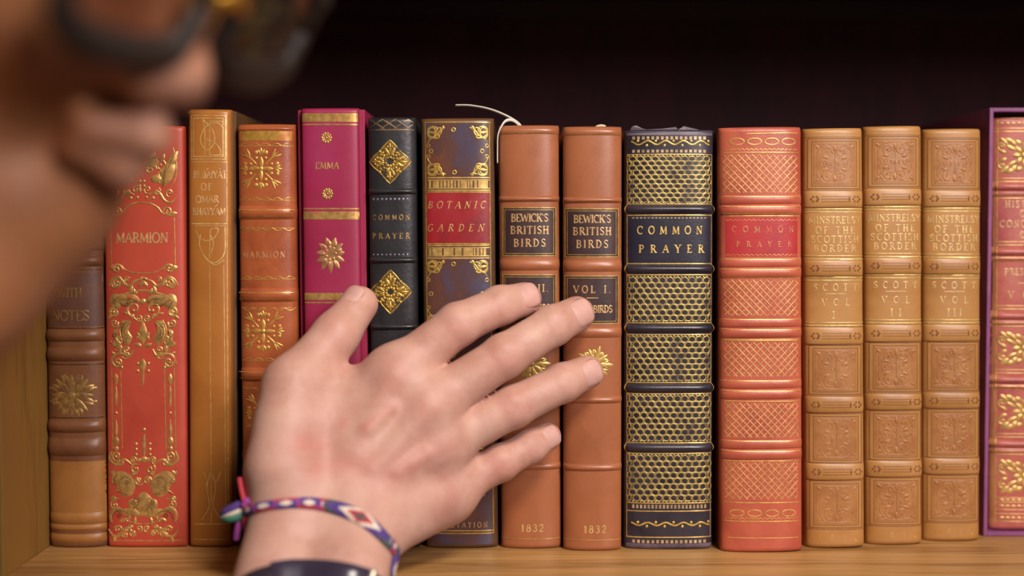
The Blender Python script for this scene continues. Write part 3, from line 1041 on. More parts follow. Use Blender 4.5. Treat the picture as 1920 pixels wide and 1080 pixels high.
def bot_panel(y0, y1):
    d = Deco()
    for sx, X in ((1, 799), (-1, 917)):
        for sy, Y in ((1, y0), (-1, y1)):
            for j, (dx, dy, rx, ry, rot) in enumerate(((12, 8, 9, 6, 0), (14, 18, 11, 5, 20), (10, 14, 7, 10, 10), (22, 12, 6, 8, 30))):
                pts = []
                for a in np.linspace(0, 2 * PI, 13):
                    ex, ey = rx * math.cos(a), ry * math.sin(a)
                    r_ = math.radians(rot)
                    pts.append((X + sx * (dx + ex * math.cos(r_) - ey * math.sin(r_)), Y + sy * (dy + ex * math.sin(r_) + ey * math.cos(r_))))
                d.stroke(pts, 2.6, 0.15, True)
            d.stroke([(X + sx * 36, Y + sy * 4), (X + sx * 27, Y + sy * 9), (X + sx * 18, Y + sy * 20), (X + sx * 8, Y + sy * 25), (X + sx * 2, Y + sy * 34)], 3, 0.15, True, True)
            d.leaf(X + sx * 28, Y + sy * 9, 10, 6, -60 * sy if sx > 0 else 180 + 60 * sy, 0.15)
            d.ring(X + sx * 4, Y + sy * 38, 3, 1.6, 0.1)
    m_ = (y0 + y1) / 2
    for x, y in ((850, y0 + 8), (852, y1 - 8), (904, m_), (808, m_)):
        d.ring(x, y, 3.4, 1.8, 0.1)
    b.deco('gilt_corner_pattern', d, gBo)
bot_panel(236, 332)
bot_panel(488, 616)
bot_panel(660, 770)
bot_panel(790, 890)
def bot_frieze(y0, y1, flip):
    d = Deco()
    for y, w in ((y0, 2.4), (y0 + 4.5, 1.6), (y1, 2.6), (y1 - 4, 1.6)):
        d.stroke([(802, y), (918, y)], w, 0.06)
    r = random.Random(int(y0))
    x = 804.0
    while x < 912:
        w = r.choice((3, 4, 5, 12, 18))
        w = min(w, 917 - x)
        d.fill(x, y0 + 5.5, x + w, y1 - 5, 0.02)
        x += w + r.choice((1.6, 2.2, 3.4))
    b.deco('gilt_frieze_pattern', d, gilt('frieze_gilt', srgb(104, 72, 44), 0.30, srgb(226, 182, 104), 110, 0.45))
bot_frieze(334, 358, 1)
bot_frieze(461, 485, -1)
d = Deco()
d.stroke([(801, 361), (920, 361)], 2)
d.stroke([(801, 458), (920, 458)], 2)
for x0, x1 in ((797, 801), (917, 920)):
    d.stroke([(x0, 232), (x0 + 8, 1000)], 1.5)
d.stroke([(796, 230), (920, 230)], 1.6)
d.stroke([(806, 996), (926, 996)], 2)
d.stroke([(806, 1001), (926, 1001)], 1.6)
for y in (774, 786, 894, 900):
    d.stroke([(800, y), (924, y)], 2)
b.deco('gilt_line_pattern', d, gBo, 0.2)
d = Deco()
d.text('BOTANIC', 857, 385, 13, 108, 0.22)
d.text('GARDEN', 855, 428, 13, 106, 0.22)
d.text('ECONOMY', 864, 926, 10, 96)
d.text('OF', 864, 944, 9, 20)
d.text('VEGETATION', 864, 985, 9, 100)
b.deco('gilt_lettering', d, gilt('label_letters', srgb(140, 60, 44), 0.30, srgb(226, 172, 104), 240, 0.45), 0.24)

# 8, 9 --- two brown volumes dated 1832
mBe = leather('saddle_calf', srgb(172, 104, 66), srgb(150, 88, 54), 0.33, 26, bump=0.07, coat=0.15)
mLb = leather('dark_label', srgb(74, 50, 46), srgb(56, 40, 40), 0.34, 50)
gBe = gilt('rule_gilt', srgb(120, 80, 40), 0.25, srgb(230, 188, 104), 150, 0.55)
gBl = gilt('letter_gilt', srgb(110, 74, 52), 0.32, srgb(226, 180, 120), 300, 0.4)
for vol, (tl, tr, yt, bl, br, yb_), dx, dy, lab in (
        ('VOL II.', (933, 1050, 235, 941, 1052, 1030), 0, 0, 'brown calf book dated 1832 with a loose ribbon marker at its head'),
        ('VOL I.', (1056, 1168, 237, 1058, 1166, 1034), 117.5, 2, 'brown calf book lettered VOL I. and dated 1832, beside the black gilt-lattice book')):
    b = Book(tl, tr, yt, bl, br, yb_, 7.0, 2.35, 'calf_volume', lab, mBe, mBe, 'two brown calf volumes dated 1832')
    cxm = 993 + dx
    for ya, y2 in ((368, 379), (487, 508), (612, 632), (742, 755), (869, 882)):
        b.band(ya + dy, y2 + dy, 1.25, 0.9)
    b.band(240 + dy, 252 + dy, 0.5, 1.0)
    b.label(945 + dx, 391 + dy, 1041 + dx, 479 + dy, mLb)
    b.label(945 + dx, 517 + dy, 1041 + dx, 604 + dy, mLb)
    d = Deco()
    for y0, y1 in ((390, 480), (516, 605)):
        d.rect(943 + dx, y0 + dy, 1042 + dx, y1 + dy, 1.7)
        d.rect(947 + dx, y0 + 4 + dy, 1038 + dx, y1 - 4 + dy, 1.0)
    d.stroke([(938 + dx, 1011 + dy), (1050 + dx, 1011 + dy)], 1.4)
    d.stroke([(936 + dx, 250 + dy), (1046 + dx, 250 + dy)], 1.0)
    b.deco('gilt_line_pattern', d, gBe, 0.2)
    d = Deco()
    d.text("BEWICK'S", cxm, 409 + dy, 14, 70, weight=1.15)
    d.text('BRITISH', cxm, 432 + dy, 14, 72, weight=1.15)
    d.text('BIRDS', cxm, 456 + dy, 14, 60, weight=1.15)
    d.text(vol, cxm, 541 + dy, 13, 70, weight=1.15)
    d.stroke([(cxm - 11, 557 + dy), (cxm + 11, 557 + dy)], 2)
    d.text('LAND BIRDS' if dx else 'WATER BIRDS', cxm, 578 + dy, 13, 76, weight=1.15)
    b.deco('gilt_lettering', d, gBl, 0.22)
    d = Deco()
    d.text('1832', cxm + 5, 991 + dy, 13, 42, weight=1.2)
    b.deco('gilt_date_lettering', d, gilt('date_gilt', srgb(150, 92, 50), 0.24, srgb(236, 196, 120), 300, 0.4))
    d = Deco()
    for k in range(10):
        a = 36 * k
        d.leaf(cxm + 3, 683 + dy, 38 if k % 2 == 0 else 32, 12, a, 0.25)
        for s in (-1, 1):
            d.leaf(cxm + 3 + 16 * math.cos(math.radians(a)), 683 + dy + 16 * math.sin(math.radians(a)), 15, 7, a + 35 * s, 0.2)
    d.dot(cxm + 3, 683 + dy, 7, 0.4)
    b.deco('gilt_ornament_pattern', d, gBe)
    if not dx:
        rib = plain('ribbon_silk', srgb(222, 214, 196), 0.55)
        zt = b.H
        def bl_(px, py, y):
            x, z = on_y(px, py, b.yf)
            s_, z_ = b.local(px, py)
            return (float(s_), y, float(z_))
        p1 = catmull([bl_(853, 196, 6), bl_(880, 196, 7), bl_(915, 202, 8), bl_(945, 213, 9), bl_(968, 226, 10), bl_(977, 238, 11), bl_(979, 262, 12)], 1.0)
        p2 = catmull([bl_(975, 256, 12), bl_(974, 236, 9.5), bl_(962, 225, 6), bl_(949, 226, 3.5), bl_(940, 237, 2), bl_(933.5, 254, 2.0), bl_(932.5, 280, 3.0), bl_(932.5, 306, 3.5)], 1.0)
        for p in (p1, p2):
            V, F = tube(p, 0.9, 8, (np.array([1.0, 0.0, 0.0]), 0.45) if p is p2 else (np.array([-0.25, 0.3, 0.9]) / 0.98, 0.35))
            mesh_obj('ribbon_marker', V, F, rib, b.root)
    else:
        V, F = tube([(float(b.local(x, 240)[0]), 4, b.H - 0.5 + 0.9 * math.sin((x - 1118) / 20 * PI)) for x in range(1118, 1139, 3)], 1.0, 8)
        mesh_obj('paper_scrap', V, F, M_PAGE, b.root)

# 10 --- large black COMMON PRAYER with gilt honeycomb lattice
mCp = leather('navy_morocco', srgb(52, 46, 54), srgb(36, 32, 40), 0.28, 40, c3=srgb(58, 50, 60), bump=0.12)
b = Book(1172, 1341, 243, 1171, 1337, 1031, 7.0, 3.0, 'lattice_book', 'thick black book lettered COMMON PRAYER with gilt honeycomb lattice panels', mCp, mCp)
mCpl = leather('navy_label', srgb(46, 42, 54), srgb(36, 33, 46), 0.30, 50)
b.label(1180, 410, 1332, 491, mCpl)
for y in (385, 497, 608, 720, 832):
    b.band(y, y + 16, 2.0, 0.75)
gCp = gilt('lattice_gilt', srgb(92, 74, 44), 0.39, srgb(196, 168, 92), 70, 0.45, 0.38)
gCr = gilt('rule_gold', srgb(90, 70, 44), 0.25, srgb(234, 192, 108), 120, 0.5, 0.3)
for y0, y1, pyy in ((292, 382, 8.6), (519, 604, 10.6), (630, 716, 10.7), (741, 829, 10.8), (853, 942, 11.0)):
    d = Deco()
    nr_ = int(round((y1 - y0 - 4) / pyy))
    pyy = (y1 - y0 - 4) / nr_
    for r_ in range(nr_):
        for c_ in range(11 - r_ % 2):
            x = 1186.5 + 13.9 * c_ + (6.95 if r_ % 2 else 0)
            d.ring(x, y0 + 2 + pyy * (r_ + .5), 6.3, 2.3, 0.2, pyy * 0.54)
        if r_ % 2:
            for x in (1180.5, 1331.5):
                d.ring(x, y0 + 2 + pyy * (r_ + .5), 3.4, 2.0, 0.2, pyy * 0.5)
    for x in np.arange(1180, 1333, 7.0):
        d.dot(x, y0 + 1, 2.0, 0.15)
        d.dot(x, y1 - 1, 2.0, 0.15)
    b.deco('gilt_lattice', d, gCp)
d = Deco()
for y in (290, 383, 404, 495, 516, 606, 628, 718, 739, 831, 851, 944, 959, 1008):
    d.stroke([(1177, y), (1335, y)], 2.0, 0.1)
for x0, x1 in ((1177, 1176), (1336, 1333)):
    d.stroke([(x0, 290), (x1, 1010)], 1.3, 0.05)
b.deco('gilt_line_pattern', d, gCr)
d = Deco()
def dent(y0, y1, n=16, x0=1186, x1=1328):
    for k in range(n):
        x = x0 + (x1 - x0) * k / n
        d.fill(x, y0, x + (x1 - x0) / n * 0.58, y1, 0.03, 2.5)
dent(256, 262)
dent(281, 286.5)
dent(408, 414, 20)
dent(485, 491, 20)
dent(947, 954, 20)
dent(1013, 1019, 16)
b.deco('gilt_tooth_pattern', d, gilt('dull_teeth', srgb(110, 84, 70), 0.36, srgb(214, 178, 130), 120, 0.4))
d = Deco()
for yw, amp in ((268, 3.6), (983, 2.8)):
    d.stroke([(1184 + t, yw + amp * math.sin(t / 33.5 * 2 * PI - 1.0)) for t in np.arange(0, 148, 3)], 2.8, 0.12, True)
    for k in range(9):
        t = 16.7 * k + 12
        d.dot(1184 + t, yw + (-3.2 if k % 2 == 0 else 5.0) * (1 if yw < 500 else .9), 2.5, 0.15)
b.deco('gilt_wave_pattern', d, gilt('wave_gilt', srgb(120, 90, 40), 0.18, srgb(242, 198, 88), 120, 0.5, 0.28))
d = Deco()
d.text('COMMON', 1256, 432, 14, 122, weight=1.15)
d.text('PRAYER', 1259, 467, 14, 122, weight=1.15)
b.deco('gilt_lettering', d, gilt('clear_letters', srgb(150, 110, 60), 0.16, srgb(240, 200, 112), 300, 0.4), 0.24)
# frayed leather at the head
mFr = leather('frayed_leather', srgb(116, 100, 108), srgb(74, 60, 76), 0.5, 80)
for pts in (((1182, 244), (1186, 237), (1194, 235), (1204, 240), (1216, 243)), ((1204, 243), (1240, 241), (1268, 238), (1272, 242), (1240, 245)), ((1272, 243), (1284, 236), (1296, 238), (1312, 243), (1290, 246))):
    V, F = [], []
    n_ = len(pts)
    for yy in (2.6, 4.4):
        for x, y in pts:
            s_, z_ = b.local(x, y)
            V.append((float(s_), yy + 0.6 * math.sin(x * .3), float(z_)))
    F = [tuple(range(n_)), tuple(range(n_, 2 * n_))[::-1]] + [(i, (i + 1) % n_, n_ + (i + 1) % n_, n_ + i)[::-1] for i in range(n_)]
    mesh_obj('frayed_edge', V, F, mFr, b.root, False)
for y0, y1 in ((246, 254), (1020, 1029)):
    b.label(1175, y0, 1337, y1, mFr, 'scuffed_edge', 0.05)

# 11 --- large red COMMON PRAYER with diamond lattice
mRc = leather('coral_morocco', srgb(188, 94, 68), srgb(168, 76, 58), 0.34, 22, c3=srgb(194, 102, 76), bump=0.14)
b = Book(1349, 1507, 239, 1355, 1507, 1037, 7.5, 2.7, 'red_lattice_book', 'thick coral red book with worn gilt diamond lattice and faded title', mRc, mRc)
mRl2 = leather('crimson_label', srgb(188, 60, 58), srgb(172, 50, 52), 0.3, 40)
b.label(1362, 408, 1497, 482, mRl2)
for y in (367, 485, 598, 713, 826):
    b.band(y, y + 17, 0.9, 0.6)
    b.band(y + 18, y + 37, 1.2, 0.7)
gRc = gilt('worn_lattice', srgb(196, 96, 66), 0.34, srgb(230, 168, 104), 50, 0.3, 0.4)
gRr = gilt('worn_rule', srgb(200, 100, 60), 0.30, srgb(236, 184, 98), 80, 0.4, 0.34)
for y0, y1 in ((291, 364), (526, 594), (643, 708), (757, 822), (868, 938)):
    d = Deco()
    d.lattice(1357 + (y0 - 239) * .006, y0, 1499, y1, 13.2, 13.6, 2.1, 0.12)
    b.deco('gilt_lattice', d, gRc)
d = Deco()
for y in (287, 406, 402, 522, 638, 640, 754, 866, 944, 979):
    d.stroke([(1359, y), (1500, y)], 1.9, 0.08)
for y in (369, 388, 487, 506, 600, 619, 715, 734, 828, 847):
    d.stroke([(1359, y), (1500, y)], 1.5, 0.05)
d.scallop(1362, 1498, 283, 16, 3, 1.2, 0.05)
d.scallop(1362, 1498, 481, 16, 3, 1.2, 0.05)
d.scallop(1362, 1498, 412, 16, -3, 1.2, 0.05)
d.scallop(1362, 1498, 975, 16, 3, 1.2, 0.05)
for y0, y1, n_ in ((249, 278, 4), (950, 971, 4)):
    for k in range(n_):
        x = 1366 + 130 / n_ * (k + .5)
        d.ring(x, (y0 + y1) / 2 + 3, 13, 2.2, 0.08, 6)
d.stroke([(1400, 252), (1498, 250)], 2, 0.05)
d.stroke([(1366, 1010), (1498, 1010)], 1.6, 0.05)
b.deco('gilt_line_pattern', d, gRr, 0.1)
d = Deco()
d.text('COMMON', 1431, 431, 11, 116, weight=1.15)
d.text('PRAYER', 1433, 459, 10, 104, weight=1.15)
b.deco('gilt_lettering', d, gilt('faded_letters', srgb(206, 86, 62), 0.46, srgb(224, 146, 100), 90, 0.2), 0.24)

# 12-14 --- three tan volumes with blind-tooled panels
mS = leather('tan_morocco', srgb(182, 130, 72), srgb(164, 112, 56), 0.36, 18, c3=srgb(188, 140, 86), bump=0.10)
mSd = leather('blind_tooling', srgb(140, 88, 48), None, 0.5, 60)
mSp = leather('tooled_panel', srgb(178, 124, 72), srgb(160, 104, 56), 0.36, 90, bump=0.25, grain=420)
gS = gilt('pale_rule', srgb(214, 160, 80), 0.24, srgb(246, 214, 128), 100, 0.35)
gSl = gilt('pale_title', srgb(200, 142, 74), 0.40, srgb(238, 196, 124), 140, 0.25)
vols = (('I', (1509, 1620, 241, 1514, 1625, 1029), 0.0, 1.0, 0.0, 'tan volume I of three, panel tooling nearly worn flat, beside the coral red book'),
        ('II', (1623, 1732, 237, 1627, 1733, 1023), 114.0, .993, -4.0, 'tan volume II, middle of three matching blind-tooled spines'),
        ('III', (1735, 1844, 242, 1734, 1841, 1016), 225.0, .983, 1.0, 'tan volume III of three, standing against the purple slipcase'))
for num, (tl, tr, yt, bl, br, yb_), dx, ky, dy, lab in vols:
    b = Book(tl, tr, yt, bl, br, yb_, 6.5, 2.6, 'tooled_tan_volume', lab, mS, mS, 'three matching tan volumes')

    def Y(y):
        return yt + (y - 241) * (yb_ - yt) / 788.0
    def X(x, y):
        t = (Y(y) - yt) / (yb_ - yt)
        return (tl + (bl - tl) * t) + (x - 1510) * ((tr - tl) / 111.0)
    def Q(*pts):
        return [(X(x, y), Y(y)) for x, y in pts]
    bands = ((361, 388), (491, 517), (617, 645), (747, 773), (873, 899))
    for ya, y2 in bands:
        b.band(Y(ya - 3), Y(y2 + 3), 1.0, 0.5)
    gold_panels = ((391, 489), (519, 614))
    # gilt double rules
    d = Deco()
    for y0, y1 in gold_panels:
        for y in (y0 + 2, y0 + 8, y1 - 2, y1 - 8):
            d.stroke(Q((1512, y), (1621, y)), 1.9 if y in (y0 + 2, y1 - 2) else 1.2, 0.06)
    b.deco('gilt_line_pattern', d, gS, 0.2)
    # blind panels
    for j, (y0, y1) in enumerate(((264, 352), (652, 738), (780, 866), (906, 988))):
        dd = Deco()
        xa, xb = 1526, 1606
        dd.fill(X(xa, y0), Y(y0 + 4), X(xb, y0), Y(y1 - 4), 0.0)
        pan = b.deco('tooled_panel', dd, mSp, 0.06)
        d = Deco()
        c = (X(1566, (y0 + y1) / 2), Y((y0 + y1) / 2))
        hw, hh = (X(xb, y0) - X(xa, y0)) / 2 - 3, (Y(y1) - Y(y0)) / 2 - 6
        fade = 0.55 if num == 'I' else 1.0
        for sx in (-1, 1):
            for sy in (-1, 1):
                d.spiral(c[0] + sx * hw * .34, c[1] + sy * hh * .62, hh * .30, 1.2, 90 * sy + (0 if sx > 0 else 180), sx * sy, 3.2, 0.4 * fade)
                d.stroke([(c[0] + sx * 2, c[1] + sy * hh * .5), (c[0] + sx * hw * .5, c[1] + sy * hh * .95), (c[0] + sx * hw * .86, c[1] + sy * hh * .5), (c[0] + sx * hw * .82, c[1] + sy * hh * .08)], 3.2, 0.4 * fade, True, True)
                d.leaf(c[0] + sx * hw * .78, c[1] + sy * hh * .72, 12, 6, math.degrees(math.atan2(sy, sx)), 0.35 * fade)
                d.leaf(c[0] + sx * hw * .3, c[1] + sy * hh * .22, 14, 7, math.degrees(math.atan2(sy * .5, sx)), 0.35 * fade)
                d.dot(c[0] + sx * hw * .55, c[1] + sy * hh * .3, 2.6, 0.3 * fade)
                d.dot(c[0] + sx * hw * .2, c[1] + sy * hh * .05, 2.2, 0.3 * fade)
            d.spiral(c[0] + sx * hw * .58, c[1], hh * .2, 1.2, 0, sx, 2.8, 0.35 * fade)
        d.leaf(c[0], c[1] - hh * .55, 15, 9, -90, 0.4 * fade)
        d.leaf(c[0], c[1] + hh * .55, 15, 9, 90, 0.4 * fade)
        d.rect(X(xa, y0) + 3, Y(y0 + 7), X(xb, y0) - 3, Y(y1 - 7), 2.0, 0.3)
        b.deco('raised_scroll_pattern', d, mSp, 0.03, pan)
        d = Deco()
        d.rect(X(1517, y0), Y(y0 - 3), X(1615, y0), Y(y1 + 3), 1.6, 0.0)
        d.rect(X(1524, y0), Y(y0 + 2), X(1608, y0), Y(y1 - 2), 1.3, 0.0)
        r = random.Random(j * 7 + len(num))
        for k in range(34 if num != 'I' else 10):
            x, y = c[0] + r.uniform(-.9, .9) * hw, c[1] + r.uniform(-.9, .9) * hh
            d.dot(x, y, r.uniform(.8, 1.6))
        d.stroke([(c[0], c[1] - hh * .8), (c[0], c[1] + hh * .8)], 1.1)
        b.deco('dark_outline_pattern', d, mSd, 0.08, pan)
    d = Deco()
    for ya, y2 in bands:
        m_ = (ya + y2) / 2
        for y in (m_ - 5, m_, m_ + 5):
            d.stroke(Q((1540, y), (1594, y)), 1.1)
        d.stroke(Q((1512, ya - 3), (1622, ya - 3)), 1.2)
        d.stroke(Q((1512, y2 + 2), (1622, y2 + 2)), 1.2)
        for sx, xo in ((1, 1529), (-1, 1605)):
            for k in range(6):
                a = 60 * k
                p = Q((xo + 6 * math.cos(math.radians(a)), m_ + 5 * math.sin(math.radians(a))))[0]
                d.dot(p[0], p[1], 2.0)
            p = Q((xo + sx * 9, m_))[0]
            d.leaf(p[0] - 4, p[1] - 5, 10, 3, 90)
    d.stroke(Q((1512, 994), (1624, 994)), 1.2)
    d.stroke(Q((1512, 258), (1620, 258)), 1.0)
    b.deco('tooled_line_pattern', d, mSd, 0.08)
    d = Deco()
    cxx = X(1566, 440)
    for s_, y, w in (('MINSTRELSY', 414, 98), ('OF THE', 433, 74), ('SCOTTISH', 450, 90), ('BORDER', 467, 80)):
        d.text(s_, cxx, Y(y), 12.5, w, weight=1.15)
    cxx = X(1566, 560)
    d.text('SCOTT', cxx, Y(540), 12, 82, weight=1.1)
    d.stroke([(cxx - 19, Y(552)), (cxx + 19, Y(552))], 1.8)
    d.text('VOL', cxx, Y(568), 12, 52, weight=1.1)
    d.text(num, cxx, Y(592), 13, 6 + 7 * len(num), weight=1.1)
    b.deco('gilt_lettering', d, gSl if num == 'I' else gilt('title_gilt', srgb(196, 138, 72), 0.33, srgb(242, 202, 132), 140, 0.25), 0.1)
    d = Deco()
    d.text('1812', X(1568, 1010), Y(1010), 11, 74)
    b.deco('gilt_date_lettering', d, gilt('worn_date', srgb(184, 124, 62), 0.50, srgb(226, 178, 104), 120, 0.2))

# 15 --- purple slipcase and the book inside it
mSl = leather('plum_cloth', srgb(150, 84, 128), srgb(128, 66, 110), 0.55, 60, bump=0.1, grain=1500)
mSlin = plain('dark_lining', srgb(70, 26, 62), 0.8)
yfS = on_floor_y(1846, 1006)
x0, _ = on_y(1844, 1006, yfS)
x0 = float(x0)
xt, zs = on_y(1856, 203, yfS)
zs = float(zs)
wS, dS = 47.0, 150.0
sl = empty('slipcase', (x0, yfS, 0.3), 'open purple slipcase holding a pink and gilt book at the end of the row', 'slipcase')
sl.rotation_euler = (0, math.atan2(float(xt) - x0, zs), 0)
box('side_wall', (0, 0, 0), (2.2, dS, zs), mSl, sl, 0.5)
box('side_wall', (wS - 2.2, 0, 0), (wS, dS, zs), mSl, sl, 0.5)
box('top_wall', (2.1, 0, zs - 2.2), (wS - 2.1, dS, zs), mSl, sl, 0.4)
box('bottom_wall', (2.1, 0, 0), (wS - 2.1, dS, 2.2), mSl, sl, 0.4)
box('back_wall', (2.1, dS - 2.4, 2.1), (wS - 2.1, dS - 0.2, zs - 2.1), mSlin, sl, 0.2)
mPk = leather('pink_calf', srgb(184, 98, 84), srgb(166, 80, 78), 0.34, 50, c3=srgb(192, 116, 104), bump=0.15)
mPe = leather('pale_shoulder', srgb(196, 136, 86), srgb(170, 108, 68), 0.4, 60)
b = Book(1866, 1981, 230, 1857, 1974, 1004, 6.0, 2.6, 'pink_gilt_book', 'rose pink book with gilt acanthus panels standing inside the purple slipcase', mPk, mPe, depth=130.0, yfix=yfS + 2.5)
b.root.location.z = 3.1 * MM
for y in (356, 478, 598, 718, 838):
    b.band(y - 3, y + 12, 1.7, 0.8)
    b.band(y + 12, y + 22, 0.7, 0.8)
gPk = gilt('acanthus_gilt', srgb(190, 112, 74), 0.30, srgb(230, 182, 108), 120, 0.4)
d = Deco()
for y in (231, 251, 257, 345, 351, 376, 382, 464, 470, 494, 500, 584, 590, 616, 622, 704, 710, 734, 740, 824, 830, 856, 862, 944, 952, 966, 974, 988):
    d.stroke([(1868, y), (1974, y)], 1.7, 0.1)
for x in (1868, 1973):
    d.stroke([(x + 5, 228), (x + 0, 990)], 1.6, 0.1)
b.deco('gilt_line_pattern', d, gPk, 0.12)
d = Deco()
d.fill(1858, 226, 1869.5, 992)
b.deco('pale_edge', d, mPe, 0.05)
for y0, y1 in ((262, 342), (626, 702), (744, 822), (866, 942)):
    d = Deco()
    yc = (y0 + y1) / 2
    for sx, X0 in ((1, 1872), (-1, 1969)):
        for sy, Y0 in ((1, y0), (-1, y1)):
            for k in range(4):
                d.leaf(X0 + sx * (4 + 9 * k), Y0 + sy * (6 + 2 * k), 22 - 2 * k, 11, math.degrees(math.atan2(sy * (.9 - .5 * (k % 2)), sx)), 0.45)
            d.spiral(X0 + sx * 8, Y0 + sy * 22, 8, 1.2, 90 * sy, sx * sy, 4, 0.4)
            d.leaf(X0 + sx * 3, Y0 + sy * 30, 15, 9, 20 * sy if sx > 0 else 180 - 20 * sy, 0.4)
            d.leaf(X0 + sx * 14, Y0 + sy * 20, 24, 9, math.degrees(math.atan2(sy * .5, sx)), 0.45)
    for k in range(8):
        d.leaf(1921 + 4 * math.cos(k * PI / 4), yc + 4 * math.sin(k * PI / 4), 20, 11, 45 * k, 0.5)
    d.dot(1921, yc, 7, 0.6)
    b.deco('gilt_acanthus_pattern', d, gPk)
d = Deco()
for k in range(9):
    for y in (241, 948, 959, 981):
        d.leaf(1873 + 11 * k, y, 11, 5, 0, 0.2)
b.deco('gilt_leaf_pattern', d, gPk)
d = Deco()
for s_, y, w in (('HISTORY', 393, 74), ('OF', 411, 20), ('CONQUEST', 430, 92), ('OF', 451, 20), ('PRESCOTT', 520, 76), ('VOL', 563, 62)):
    d.text(s_, 1922, y, 12, w, weight=1.1)
d.stroke([(1908, 541), (1936, 541)], 2)
b.deco('gilt_lettering', d, gilt('rose_letters', srgb(184, 100, 80), 0.30, srgb(232, 186, 130), 240, 0.3))

